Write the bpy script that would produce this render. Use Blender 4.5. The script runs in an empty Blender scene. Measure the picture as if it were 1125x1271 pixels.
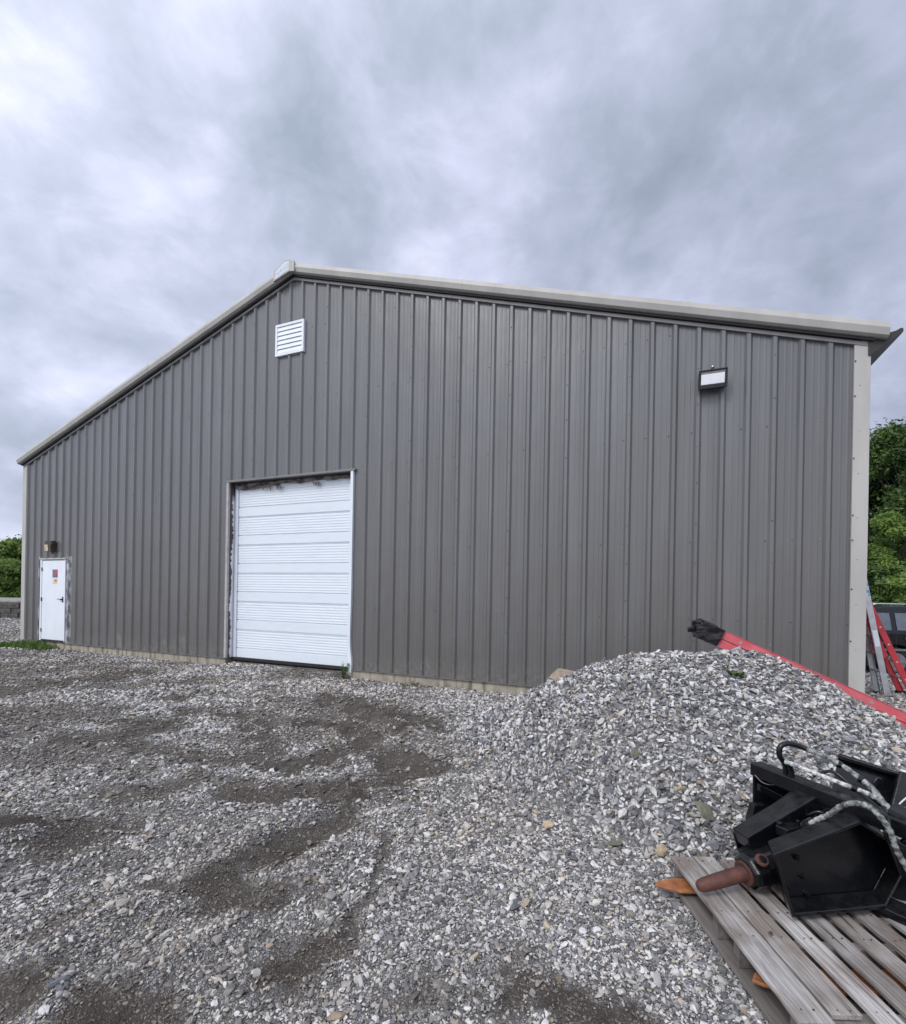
import bpy, bmesh, math, random
import numpy as np
from mathutils import Vector, Matrix
R=math.radians
random.seed(7); rng=np.random.default_rng(11)
SC=bpy.context.scene; COL=SC.collection
# ---------------------------------------------------------------- camera
F,CX,CY,TH,CAMZ=596.2,562.5,736.4,0.018,1.595
CT,ST=math.cos(TH),math.sin(TH)
cam=bpy.data.cameras.new('camera'); co=bpy.data.objects.new('camera',cam); COL.objects.link(co)
cam.sensor_width=36; cam.sensor_fit='HORIZONTAL'; cam.lens=36*F/1125; cam.shift_y=(CY-635.5)/1125
cam.clip_end=3000; cam.clip_start=.05
m=Matrix(((CT,-ST,0),(0,0,-1),(ST,CT,0))).to_4x4(); m.translation=(0,0,CAMZ); co.matrix_world=m
SC.camera=co
def at(px,py,Y):
    a=(px-CX)*CT-(CY-py)*ST; b=(CY-py)*CT+(px-CX)*ST
    return Vector((a/F*Y,Y,CAMZ+b/F*Y))
def gp(px,py,z=0.):
    a=(px-CX)*CT-(CY-py)*ST; b=(CY-py)*CT+(px-CX)*ST
    Y=(z-CAMZ)*F/b
    return Vector((a/F*Y,Y,z))
# ---------------------------------------------------------------- noise
def vnoise(x,y,s=0):
    x=np.asarray(x,float);y=np.asarray(y,float)
    xi=np.floor(x).astype(np.int64);yi=np.floor(y).astype(np.int64);fx=x-xi;fy=y-yi
    fx=fx*fx*(3-2*fx);fy=fy*fy*(3-2*fy)
    def h(a,b):
        n=(a*374761393+b*668265263+s*2246822519)&0x7fffffff
        n=((n^(n>>13))*1274126177)&0x7fffffff
        n=(n^(n>>16))&0xffff
        return n/65535.
    return (h(xi,yi)*(1-fx)+h(xi+1,yi)*fx)*(1-fy)+(h(xi,yi+1)*(1-fx)+h(xi+1,yi+1)*fx)*fy
def fbm(x,y,s=0,o=4):
    r=0;a=.5
    for i in range(o): r=r+a*vnoise(x*2**i+i*17.3,y*2**i-i*9.1,s+i);a*=.5
    return r/(1-.5**o)
# ---------------------------------------------------------------- ground height
def segdist(x,y,pts,val=None):
    best=np.full(np.shape(x),1e9); bv=np.zeros(np.shape(x))
    for i in range(len(pts)-1):
        ax,ay=pts[i][:2];bx,by=pts[i+1][:2]
        dx,dy=bx-ax,by-ay;L=dx*dx+dy*dy+1e-9
        t=np.clip(((x-ax)*dx+(y-ay)*dy)/L,0,1)
        d=np.hypot(x-ax-t*dx,y-ay-t*dy)
        v=0 if val is None else val[i]*(1-t)+val[i+1]*t
        m_=d<best; best=np.where(m_,d,best); bv=np.where(m_,v,bv)
    return best,bv
# muddy tyre marks: (points in the yard, half width m, strength)
def gl(*p): return [tuple(gp(a,b)[:2]) for a,b in p]
MUD=[(gl((-30,1038),(18,1048)),.17,1.),(gl((415,866),(450,878),(478,884),(525,899)),.26,1.),
 (gl((340,946),(380,945),(413,939),(455,925),(465,912),(433,899),(385,897)),.20,1.),
 (gl((430,979),(478,969),(512,952),(488,936)),.24,1.),
 (gl((300,980),(338,984),(400,980),(433,974)),.16,.8),
 (gl((239,880),(299,888),(338,915),(335,935),(299,944),(239,939),(149,924)),.18,.75),
 (gl((144,894),(209,899),(160,912),(90,921)),.20,.9),
 (gl((0,858),(60,850),(110,846),(175,834)),.42,.85),
 (gl((0,838),(90,832)),.25,.6),
 (gl((210,868),(250,863)),.1,.9),
 (gl((423,1004),(400,1030),(348,1059),(299,1084),(270,1092)),.095,.85),
 (gl((310,1102),(345,1118)),.13,.8),
 (gl((478,1034),(448,1099),(423,1148),(408,1170)),.035,.75),
 (gl((340,1218),(370,1195),(398,1170)),.10,.85),
 (gl((140,1250),(190,1262)),.10,.9),(gl((0,1222),(28,1228)),.09,.9),
 (gl((60,1022),(110,1038),(150,1030)),.16,.7),
 (gl((124,985),(180,985),(240,968)),.16,.65),
 (gl((60,930),(110,945),(160,955)),.14,.45),
 (gl((180,1105),(205,1115)),.10,.7),(gl((130,1068),(175,1065)),.10,.5),
 (gl((655,1232),(700,1252),(790,1290)),.13,1.),(gl((580,1240),(600,1262)),.06,.6),
 (gl((60,1150),(110,1130)),.08,.5),(gl((380,870),(330,858)),.16,.5),
 (gl((480,1240),(520,1215)),.06,.5)]
RUT=[gl((550,985),(430,1005),(350,1070),(270,1120),(150,1180)),gl((0,915),(140,950),(260,985),(400,990)),gl((560,940),(430,880),(230,860),(0,850))]
def mud(x,y):
    w1=(fbm(x*1.7,y*1.7,3)-.5); w2=fbm(x*5,y*5,8)-.5; w3=fbm(x*16,y*16,21,3)-.5
    r=np.zeros(np.shape(x))
    for pts,w,s in MUD:
        d,_=segdist(x+w1*.35,y+w2*.25,pts)
        r=np.maximum(r,s*np.clip(1.30-d/w*.68+w2*1.4+w3*1.4,0,1))
    back=np.clip((fbm(x*.55+y*.15+5,y*1.0-x*.2,40)-.40)*3.2+(fbm(x*3,y*5,44)-.5)*.8,0,.52)*np.clip((y-2.2)/2.2,.35,1)*np.clip((10.4-y-x*.42)/1.5,0,1)*np.clip((.2-x)/1.2+.3*(y>4.5),0,1)
    return np.clip(np.maximum(r,back+w3*.3*(back>0)),0,1)
RP=[(.62,5.35,.32),(1.15,5.05,.74),(1.55,4.85,.93),(2.0,4.7,1.08),(2.45,4.65,1.11),(2.85,4.6,1.10),(3.3,4.45,.925),(3.75,4.3,.62),(4.3,4.2,.28),(4.9,4.1,.05)]
def pile(x,y):
    n=(fbm(x*1.3,y*1.3,5)-.5)
    d,h=segdist(x+n*.25,y,RP,[p[2] for p in RP])
    z=h-.64*np.sqrt(d*d+.03)+.105 + n*.10+(fbm(x*4,y*4,6,3)-.5)*.07
    return np.where(z>-.3,.5*(z+np.sqrt(z*z+.0035)),0.)*(1)
def ground(x,y,fine=True):
    z=(fbm(x*.35,y*.35,1)-.5)*.10*np.clip(np.hypot(x,y)/4,.3,1)
    z=z+(fbm(x*2.2,y*2.2,2,3)-.5)*.035
    if fine:
        mm=mud(x,y); z=z-mm*.022+(fbm(x*9,y*9,9,3)-.5)*.018
        for k,r in enumerate(RUT):
            d,_=segdist(x+(fbm(x,y,30+k)-.5)*.4,y,r)
            z=z+.045*np.exp(-((d-.24)/.10)**2)-.03*np.exp(-(d/.15)**2)
    # small dark heap at the left edge and a slope down to the wall
    hx,hy=gp(-8,1052)[:2]
    z=z+.20*np.exp(-(((x-hx)/.32)**2+((y-hy)/.30)**2))
    # keep flat under the pallet, even along the wall
    k=np.exp(-(np.clip(np.hypot((x-1.8)/.9,(y-2.15)/.75)-1,0,9)*3)**2)
    z=z*(1-k)
    wd=np.abs((13.1498-(x+11.6506)*math.tan(.3921))-y)
    z=z*(1-.75*np.exp(-(wd/1.2)**2))-.062*np.exp(-(wd/1.1)**2)
    uu=(x+11.6506)*math.cos(.3921)-(y-13.1498)*math.sin(.3921)
    z=z+.085*np.exp(-(wd/.55)**2)*np.clip((uu-7.4)*6,0,1)*np.clip((10.45-uu)*6,0,1)
    far=np.clip((np.hypot(x,y)-14)/20,0,1)
    return z*(1-.5*far)
# ---------------------------------------------------------------- materials
MATS={}
def nt(name):
    m=bpy.data.materials.new(name); m.use_nodes=True
    n=m.node_tree; n.nodes.clear()
    o=n.nodes.new('ShaderNodeOutputMaterial'); b=n.nodes.new('ShaderNodeBsdfPrincipled')
    n.links.new(b.outputs[0],o.inputs[0]); MATS[name]=m
    return m,n,b
def N(n,t,**k):
    x=n.nodes.new(t)
    for a,v in k.items():
        if a.startswith('i_'): x.inputs[int(a[2:]) if a[2:].isdigit() else a[2:].replace('_',' ')].default_value=v
        else: setattr(x,a,v)
    return x
def ramp(n,src,stops):
    r=n.nodes.new('ShaderNodeValToRGB'); e=r.color_ramp.elements
    while len(e)<len(stops): e.new(.5)
    for i,(p,c) in enumerate(stops):
        e[i].position=p; e[i].color=(*c,1) if hasattr(c,'__len__') else (c,c,c,1)
    n.links.new(src,r.inputs[0]); return r
def math_(n,op,a,b=None,c=None,clamp=False):
    x=n.nodes.new('ShaderNodeMath'); x.operation=op; x.use_clamp=clamp
    for i,v in enumerate((a,b,c)):
        if v is None: continue
        if isinstance(v,(int,float)): x.inputs[i].default_value=v
        else: n.links.new(v,x.inputs[i])
    return x.outputs[0]
def mix(n,f,a,b,bt='MIX'):
    x=n.nodes.new('ShaderNodeMix'); x.data_type='RGBA'; x.blend_type=bt
    for i,v in ((0,f),(6,a),(7,b)):
        if isinstance(v,(int,float)): x.inputs[i].default_value=v
        elif isinstance(v,tuple): x.inputs[i].default_value=(*v,1)
        else: n.links.new(v,x.inputs[i])
    return x.outputs[2]
def simple(name,c1,c2=None,rough=.6,metal=0,scale=8,stretch=(1,1,1),bump=.0,bscale=40,spec=.5,detail=5,lo=.35,hi=.65,coat=0):
    m,n,b=nt(name)
    tc=N(n,'ShaderNodeTexCoord'); mp=N(n,'ShaderNodeMapping'); mp.inputs['Scale'].default_value=stretch
    n.links.new(tc.outputs['Object'],mp.inputs[0])
    nz=N(n,'ShaderNodeTexNoise'); nz.inputs['Scale'].default_value=scale; nz.inputs['Detail'].default_value=detail
    n.links.new(mp.outputs[0],nz.inputs[0])
    c2=c2 or tuple(v*.75 for v in c1)
    r=ramp(n,nz.outputs[0],[(lo,c2),(hi,c1)]); n.links.new(r.outputs[0],b.inputs['Base Color'])
    b.inputs['Roughness'].default_value=rough; b.inputs['Metallic'].default_value=metal
    b.inputs['Specular IOR Level'].default_value=spec
    if coat: b.inputs['Coat Weight'].default_value=coat
    if bump:
        n2=N(n,'ShaderNodeTexNoise'); n2.inputs['Scale'].default_value=bscale; n2.inputs['Detail'].default_value=6
        n.links.new(mp.outputs[0],n2.inputs[0])
        bp=N(n,'ShaderNodeBump'); bp.inputs['Strength'].default_value=bump; bp.inputs['Distance'].default_value=.01
        n.links.new(n2.outputs[0],bp.inputs['Height']); n.links.new(bp.outputs[0],b.inputs['Normal'])
    return m
# siding
def siding_mat():
    m,n,b=nt('grey_painted_steel')
    tc=N(n,'ShaderNodeTexCoord'); sx=N(n,'ShaderNodeSeparateXYZ'); n.links.new(tc.outputs['Object'],sx.inputs[0])
    def noi(sc,st,d=5):
        mp=N(n,'ShaderNodeMapping'); mp.inputs['Scale'].default_value=st; n.links.new(tc.outputs['Object'],mp.inputs[0])
        z=N(n,'ShaderNodeTexNoise'); z.inputs['Scale'].default_value=sc; z.inputs['Detail'].default_value=d; n.links.new(mp.outputs[0],z.inputs[0]); return z.outputs[0]
    streak=ramp(n,noi(6,(1,1,.05)),[(.3,(.121,.1255,.130)),(.7,(.157,.162,.167))])
    # slight tone difference from sheet to sheet (3 ft sheets)
    sh=math_(n,'FLOOR',math_(n,'DIVIDE',math_(n,'SUBTRACT',sx.outputs[0],.595),.9275))
    wn=N(n,'ShaderNodeTexWhiteNoise',noise_dimensions='1D'); n.links.new(sh,wn.inputs['W'])
    hv=N(n,'ShaderNodeHueSaturation'); n.links.new(streak.outputs[0],hv.inputs['Color'])
    n.links.new(math_(n,'MULTIPLY_ADD',wn.outputs[0],.10,.95),hv.inputs['Value'])
    # brown ground reflection and soiling painted in, fading up the wall
    d0=math_(n,'MULTIPLY_ADD',sx.outputs[2],-.20,.95,clamp=True)
    dirt_or_bounce=math_(n,'MULTIPLY',d0,math_(n,'MULTIPLY_ADD',noi(3,(1,1,.3)),1.6,-.25,clamp=True),clamp=True)
    c=mix(n,dirt_or_bounce,hv.outputs[0],(.128,.118,.102))
    # chalky patches low on the wall
    w1=ramp(n,noi(2.2,(1,1,.8),6),[(.60,0.),(.70,1.)])
    w2=math_(n,'MULTIPLY_ADD',sx.outputs[2],-1.6,.9,clamp=True)
    c=mix(n,math_(n,'MULTIPLY',math_(n,'MULTIPLY',w1.outputs[0],w2),.7),c,(.34,.35,.36))
    sp_=math_(n,'MULTIPLY',math_(n,'MULTIPLY_ADD',sx.outputs[2],-2.6,.95,clamp=True),ramp(n,noi(16,(1,1,.7),6),[(.40,0.),(.62,.75)]).outputs[0])
    c=mix(n,sp_,c,(.21,.195,.17))
    # white overspray beside the entry door
    a=math_(n,'SUBTRACT',1.,math_(n,'MULTIPLY',math_(n,'ABSOLUTE',math_(n,'SUBTRACT',sx.outputs[0],1.80)),6.),clamp=True)
    a2=math_(n,'SUBTRACT',1.,math_(n,'MULTIPLY',math_(n,'ABSOLUTE',math_(n,'SUBTRACT',sx.outputs[0],.58)),14.),clamp=True)
    a=math_(n,'MAXIMUM',a,a2)
    zt=math_(n,'MULTIPLY',math_(n,'SUBTRACT',2.27,sx.outputs[2]),30.,clamp=True)
    ov=math_(n,'MULTIPLY',math_(n,'MULTIPLY',a,zt),ramp(n,noi(9,(1.2,1,.5),6),[(.43,0.),(.6,1.)]).outputs[0])
    c=mix(n,ov,c,(.62,.64,.67))
    n.links.new(c,b.inputs['Base Color'])
    b.inputs['Roughness'].default_value=.36; b.inputs['Metallic'].default_value=.15
    bp=N(n,'ShaderNodeBump'); bp.inputs['Strength'].default_value=.6; bp.inputs['Distance'].default_value=.04
    n.links.new(noi(1.8,(1,1,.35),3),bp.inputs['Height']); n.links.new(bp.outputs[0],b.inputs['Normal'])
    return m
siding=siding_mat()
trim=simple('beige_trim',(.44,.435,.405),(.375,.37,.345),rough=.5,scale=3,stretch=(1,1,.3))
trimd=simple('grey_trim',(.19,.19,.19),(.15,.15,.15),rough=.5,scale=5)
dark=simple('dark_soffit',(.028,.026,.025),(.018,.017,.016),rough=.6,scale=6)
white=simple('white_paint',(.74,.79,.84),(.69,.74,.79),rough=.42,scale=3,stretch=(1,1,.5))
whiteg=simple('white_door_paint',(.70,.76,.81),(.66,.72,.775),rough=.4,scale=4,stretch=(.6,1,3),lo=.25,hi=.5)
screw=simple('screw_metal',(.20,.20,.20),(.07,.07,.07),rough=.4,scale=3,lo=.45,hi=.55)
black=simple('black_plastic',(.018,.018,.02),(.012,.012,.013),rough=.45)
rubber=simple('rubber',(.02,.02,.02),(.013,.013,.013),rough=.8)
glass_led=simple('led_lens',(.85,.87,.9),(.8,.82,.86),rough=.15)
chrome=simple('bright_metal',(.7,.7,.72),(.55,.55,.56),rough=.25,metal=.9)
alu=simple('aluminium',(.55,.56,.57),(.42,.43,.44),rough=.38,metal=.75,scale=10)
red=simple('red_fibreglass',(.50,.035,.045),(.40,.028,.035),rough=.4,scale=5,stretch=(1,1,1),bump=.05)
redf=simple('faded_red_fibreglass',(.66,.15,.17),(.56,.10,.12),rough=.5,scale=6,bump=.08)
rust=simple('rusty_steel',(.125,.045,.030),(.050,.022,.017),rough=.62,scale=14,bump=.3,bscale=60)
orange=simple('worn_orange_steel',(.42,.17,.065),(.22,.085,.04),rough=.55,scale=16,bump=.25,bscale=50)
def blackpaint():
    m,n,b=nt('dusty_black_paint')
    tc=N(n,'ShaderNodeTexCoord'); g=N(n,'ShaderNodeNewGeometry'); s=N(n,'ShaderNodeSeparateXYZ'); n.links.new(g.outputs['Normal'],s.inputs[0])
    z=N(n,'ShaderNodeTexNoise'); z.inputs['Scale'].default_value=14; z.inputs['Detail'].default_value=8; z.inputs['Roughness'].default_value=.65; n.links.new(tc.outputs['Object'],z.inputs[0])
    z2=N(n,'ShaderNodeTexNoise'); z2.inputs['Scale'].default_value=90; z2.inputs['Detail'].default_value=4; n.links.new(tc.outputs['Object'],z2.inputs[0])
    up=math_(n,'MULTIPLY_ADD',s.outputs[2],.5,.15,clamp=True)
    d=math_(n,'MULTIPLY',ramp(n,z.outputs[0],[(.40,0.),(.75,1.)]).outputs[0],up)
    c=mix(n,math_(n,'MULTIPLY',d,.6),(.0035,.0042,.006),(.045,.043,.040))
    c=mix(n,ramp(n,z2.outputs[0],[(.70,0.),(.76,1.)]).outputs[0],c,(.035,.032,.03))
    b.inputs['Specular IOR Level'].default_value=.45
    n.links.new(c,b.inputs['Base Color']); n.links.new(math_(n,'MULTIPLY_ADD',d,.3,math_(n,'MULTIPLY_ADD',z.outputs[0],.14,.15)),b.inputs['Roughness'])
    bp=N(n,'ShaderNodeBump'); bp.inputs['Strength'].default_value=.15; bp.inputs['Distance'].default_value=.004
    n.links.new(z2.outputs[0],bp.inputs['Height']); n.links.new(bp.outputs[0],b.inputs['Normal'])
    return m
bpaint=blackpaint()
hosem=simple('worn_hose_cover',(.36,.38,.36),(.07,.075,.075),rough=.7,scale=48,bump=.8,bscale=110,lo=.38,hi=.62)
hosem2=simple('worn_hose_cover_pale',(.60,.62,.60),(.12,.125,.125),rough=.7,scale=52,bump=.8,bscale=110,lo=.36,hi=.58)
def woodmat():
    m,n,b=nt('weathered_wood')
    tc=N(n,'ShaderNodeTexCoord'); oi=N(n,'ShaderNodeObjectInfo')
    ad=N(n,'ShaderNodeVectorMath',operation='ADD'); n.links.new(tc.outputs['Object'],ad.inputs[0])
    cm=N(n,'ShaderNodeCombineXYZ'); n.links.new(math_(n,'MULTIPLY',oi.outputs['Random'],20.),cm.inputs[0]); n.links.new(math_(n,'MULTIPLY',oi.outputs['Random'],7.),cm.inputs[1]); n.links.new(cm.outputs[0],ad.inputs[1])
    def noi(sc,st,d=6,dist=0):
        mp=N(n,'ShaderNodeMapping'); mp.inputs['Scale'].default_value=st; n.links.new(ad.outputs[0],mp.inputs[0])
        z=N(n,'ShaderNodeTexNoise'); z.inputs['Scale'].default_value=sc; z.inputs['Detail'].default_value=d; z.inputs['Distortion'].default_value=dist; n.links.new(mp.outputs[0],z.inputs[0]); return z.outputs[0]
    g=noi(85,(1,.045,1),8,1.2)
    c=ramp(n,g,[(.28,(.17,.16,.15)),(.45,(.30,.285,.27)),(.68,(.45,.435,.42))]).outputs[0]
    crk=ramp(n,noi(26,(1,.03,1),4,.8),[(.30,1.),(.345,0.)]).outputs[0]
    c=mix(n,crk,c,(.07,.06,.052))
    tn=math_(n,'MULTIPLY_ADD',oi.outputs['Random'],.40,.84)
    hs=N(n,'ShaderNodeHueSaturation'); n.links.new(c,hs.inputs['Color']); n.links.new(tn,hs.inputs['Value']); c=hs.outputs[0]
    big=ramp(n,noi(5,(1,.7,1)),[(.36,(.55,.49,.44)),(.58,(1.,1.,1.))]).outputs[0]
    c=mix(n,1.,c,big,'MULTIPLY')
    kn=ramp(n,noi(18,(1,.6,1),2),[(.72,0.),(.77,1.)]).outputs[0]
    c=mix(n,kn,c,(.06,.045,.035))
    n.links.new(c,b.inputs['Base Color']); b.inputs['Roughness'].default_value=.85
    bp=N(n,'ShaderNodeBump'); bp.inputs['Strength'].default_value=.35; bp.inputs['Distance'].default_value=.003
    n.links.new(g,bp.inputs['Height']); n.links.new(bp.outputs[0],b.inputs['Normal'])
    return m
wood=woodmat()
woodd=simple('dark_wood',(.19,.17,.155),(.09,.08,.072),rough=.85,scale=20,stretch=(1,.1,1),bump=.5)  # darker wood tone for the stringers and bottom boards
def concmat():
    m,n,b=nt('stained_concrete')
    tc=N(n,'ShaderNodeTexCoord')
    def noi(sc,st,d=6):
        mp=N(n,'ShaderNodeMapping'); mp.inputs['Scale'].default_value=st; n.links.new(tc.outputs['Object'],mp.inputs[0])
        z=N(n,'ShaderNodeTexNoise'); z.inputs['Scale'].default_value=sc; z.inputs['Detail'].default_value=d; n.links.new(mp.outputs[0],z.inputs[0]); return z.outputs[0]
    c=ramp(n,noi(4,(1,1,1)),[(.3,(.26,.235,.19)),(.7,(.42,.38,.31))]).outputs[0]
    c=mix(n,ramp(n,noi(7,(1,1,.12)),[(.50,0.),(.62,.8)]).outputs[0],c,(.10,.105,.06))
    c=mix(n,ramp(n,noi(30,(1,1,1)),[(.6,0.),(.7,.5)]).outputs[0],c,(.13,.12,.10))
    n.links.new(c,b.inputs['Base Color']); b.inputs['Roughness'].default_value=.9
    bp=N(n,'ShaderNodeBump'); bp.inputs['Strength'].default_value=.4; bp.inputs['Distance'].default_value=.01
    n.links.new(noi(40,(1,1,1)),bp.inputs['Height']); n.links.new(bp.outputs[0],b.inputs['Normal'])
    return m
conc=concmat()
# ---------------------------------------------------------------- mesh helpers
class MB:
    def __init__(s): s.v=[];s.f=[];s.m=[]
    def add(s,vs,fs,mi=0):
        o=len(s.v); s.v+= [tuple(v) for v in vs]; s.f+= [tuple(i+o for i in f) for f in fs]; s.m+=[mi]*len(fs)
    def box(s,a,b,mi=0,M=None):
        x0,y0,z0=a;x1,y1,z1=b
        vs=[Vector(p) for p in((x0,y0,z0),(x1,y0,z0),(x1,y1,z0),(x0,y1,z0),(x0,y0,z1),(x1,y0,z1),(x1,y1,z1),(x0,y1,z1))]
        if M is not None: vs=[M@v for v in vs]
        s.add(vs,[(0,3,2,1),(4,5,6,7),(0,1,5,4),(1,2,6,5),(2,3,7,6),(3,0,4,7)],mi)
    def prism(s,pts,off,mi=0):
        off=Vector(off) if not isinstance(off,list) else off
        n=len(pts); a=[Vector(p) for p in pts]; b=[p+(off if not isinstance(off,list) else off[i]) for i,p in enumerate(a)]
        s.add(a+b,[tuple(range(n))[::-1],tuple(range(n,2*n))]+[(i,(i+1)%n,(i+1)%n+n,i+n) for i in range(n)],mi)
    def tube(s,pts,r,n=10,mi=0,cap=True):
        pts=[Vector(p) for p in pts]; rr=r if hasattr(r,'__len__') else [r]*len(pts)
        vs=[];fs=[]; prev=None
        for i,p in enumerate(pts):
            d=(pts[min(i+1,len(pts)-1)]-pts[max(i-1,0)]).normalized()
            if prev is None:
                u=d.orthogonal().normalized()
            else:
                u=(prev-d*prev.dot(d)).normalized()
            prev=u; w=d.cross(u)
            for k in range(n):
                t=2*math.pi*k/n; vs.append(p+(u*math.cos(t)+w*math.sin(t))*rr[i])
        for i in range(len(pts)-1):
            for k in range(n): fs.append((i*n+k,i*n+(k+1)%n,(i+1)*n+(k+1)%n,(i+1)*n+k))
        if cap: fs.append(tuple(range(n))[::-1]); fs.append(tuple(range((len(pts)-1)*n,len(pts)*n)))
        s.add(vs,fs,mi)
    def beam(s,a,b,w,h,up=(0,0,1),mi=0):
        a=Vector(a);b=Vector(b);d=(b-a).normalized();sd=d.cross(Vector(up)).normalized();u=sd.cross(d)
        q=[sd*w/2+u*h/2,-sd*w/2+u*h/2,-sd*w/2-u*h/2,sd*w/2-u*h/2]
        s.add([a+k for k in q]+[b+k for k in q],[(3,2,1,0),(4,5,6,7),(0,1,5,4),(1,2,6,5),(2,3,7,6),(3,0,4,7)],mi)
    def build(s,name,mat,parent=None,smooth=False,bevel=0,loc=None):
        me=bpy.data.meshes.new(name); me.from_pydata(s.v,[],s.f); me.update()
        bm=bmesh.new(); bm.from_mesh(me); bmesh.ops.recalc_face_normals(bm,faces=bm.faces) if len(bm.faces)<20000 else None; bm.to_mesh(me); bm.free()
        for mt in (mat if isinstance(mat,(list,tuple)) else [mat]): me.materials.append(mt)
        if any(s.m): me.polygons.foreach_set('material_index',s.m)
        if smooth: me.polygons.foreach_set('use_smooth',[True]*len(me.polygons))
        o=bpy.data.objects.new(name,me); COL.objects.link(o)
        if parent is not None: o.parent=parent
        if loc is not None: o.location=loc
        if bevel:
            b=o.modifiers.new('bevel','BEVEL'); b.width=bevel; b.segments=2; b.limit_method='ANGLE'; b.angle_limit=R(35)
        return o
def empty(name,loc,rz=0):
    o=bpy.data.objects.new(name,None); COL.objects.link(o); o.location=loc; o.rotation_euler=(0,0,rz); o.empty_display_size=.2; return o
def tag(o,label=None,cat=None,group=None,kind=None):
    if label:o['label']=label
    if cat:o['category']=cat
    if group:o['group']=group
    if kind:o['kind']=kind
    return o
def smooth_path(pts,k=6):
    P=[Vector(p) for p in pts]; P=[P[0]*2-P[1]]+P+[P[-1]*2-P[-2]]; out=[]
    for i in range(1,len(P)-2):
        for j in range(k):
            t=j/k; a,b,c,d=P[i-1:i+3]
            out.append(.5*((2*b)+(c-a)*t+(2*a-5*b+4*c-d)*t*t+(3*b-a-3*c+d)*t**3))
    out.append(P[-2]); return out
def world_child(mb,T):  # shift mesh verts so the child sits relative to thing T (no rotation)
    mb.v=[(x-T[0],y-T[1],z-T[2]) for x,y,z in mb.v]; return mb
# ================================================================ BUILDING
BX,BY,YAW,ZB=-11.6506,13.1498,.3921,.12
bl=empty('metal_building',(BX,BY,ZB),-YAW)
tag(bl,'large grey ribbed metal building with a white overhead door, beige trim and low gable roof','building')
UL,UR,EV,RG,UM=-.19,18.287,4.755,7.75,9.05
SL=(RG-EV)/(UM-UL)
def top(u): return RG-SL*abs(u-UM)
G0,G1,GT=7.38,10.50,3.757
D0,D1,DT=.60,1.70,2.205
LEN=27.
RIB0=13.578-.9275*15; PIT=.9275/3
def siding_mesh(u0,u1,topf,openings,seam_phase=0,screws=True):
    mb=MB(); pr=[(u0,0.)]
    k=math.floor((u0-RIB0)/PIT)-1
    while RIB0+k*PIT<u1+.3:
        r=RIB0+k*PIT
        for du,y in ((-.050,0),(-.021,-.036),(.021,-.036),(.050,0),(.112,0),(.120,-.003),(.134,-.003),(.142,0),(.186,0),(.194,-.003),(.208,-.003),(.216,0)):
            u=r+du
            if u0+.002<u<u1-.002: pr.append((u,y))
        k+=1
    pr.append((u1,pr[-1][1]))
    def yy(u):
        for a,b in zip(pr,pr[1:]):
            if a[0]<=u<=b[0]: return a[1]+(b[1]-a[1])*(u-a[0])/(b[0]-a[0]+1e-9)
        return 0
    us=sorted(set([p[0] for p in pr]+[e for o in openings for e in o[:2]]+[UM]))
    us=[u for u in us if u0<=u<=u1]
    for a,b in zip(us,us[1:]):
        if b-a<1e-5: continue
        z0=0
        for o in openings:
            if o[0]-1e-6<=(a+b)/2<=o[1]+1e-6: z0=o[2]
        mb.add([(a,yy(a),z0),(b,yy(b),z0),(b,yy(b),topf(b)),(a,yy(a),topf(a))],[(0,1,2,3)])
    if screws:
        def sc(u,z,y,s=.012):
            for o in openings:
                if o[0]-.03<u<o[1]+.03 and z<o[2]+.05: return
            if z>topf(u)-.1: return
            n=6; vs=[(u+s*math.cos(i*1.0472),y-.0005,z+s*math.sin(i*1.0472)) for i in range(n)]+[(u+s*.6*math.cos(i*1.0472),y-.006,z+s*.6*math.sin(i*1.0472)) for i in range(n)]
            mb.add(vs,[(i,(i+1)%n,(i+1)%n+n,i+n) for i in range(n)]+[tuple(range(n,2*n))],1)
        k0=math.floor((u0-RIB0)/PIT)
        for k in range(k0,k0+70):
            r=RIB0+k*PIT
            if not(u0+.05<r<u1-.05): continue
            if k%3==0:
                z=.3
                while z<top(r): sc(r+random.uniform(-.004,.004),z+random.uniform(-.02,.02),-.036,.013); z+=.56
            for g in (.10,1.16,2.27,3.84,5.3,6.7):
                sc(r-.072,g+random.uniform(-.008,.008),0); 
    return mb
w=siding_mesh(UL+.02,UR-.02,lambda u:top(u)-.005,[(G0,G1,GT),(D0,D1,DT)]).build('wall',[siding,screw],bl)
# side walls / back (real ribbed sheets, rotated)
for side in (0,1):
    mb=siding_mesh(.0,LEN,lambda u:EV,[],screws=False)
    if side: vs=[(UR-y-.0,x,z) for x,y,z in mb.v]
    else: vs=[(UL+y+.0,x,z) for x,y,z in mb.v]
    mb.v=vs; mb.build('side_wall',siding,bl)
mb=MB(); mb.add([(UL,LEN,0),(UR,LEN,0),(UR,LEN,EV),(UM,LEN,RG),(UL,LEN,EV)],[(0,1,2,3,4)]); mb.build('back_wall',siding,bl)
# foundation
mb=MB()
for a,b in ((UL+.02,D0-.02),(D1+.02,G0-.06),(G1+.05,UR-.02)): mb.box((a,.004,-.5),(b,.25,-.004))
mb.box((G0-.06,.16,-.5),(G1+.05,.6,-.09)); mb.box((D0-.02,.03,-.5),(D1+.02,.6,.0))
mb.box((UR-.25,.25,-.5),(UR-.004,LEN,-.004)); mb.box((UL+.004,.25,-.5),(UL+.25,LEN,-.004))
mb.build('foundation',conc,bl,bevel=.006)
# base drip edge
mb=MB()
for a,b in ((UL+.1,D0-.02),(D1+.02,G0-.06),(G1+.05,UR-.1)): mb.box((a,-.036,-.012),(b,.003,-.003))
mb.build('base_edge',trimd,bl)
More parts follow.
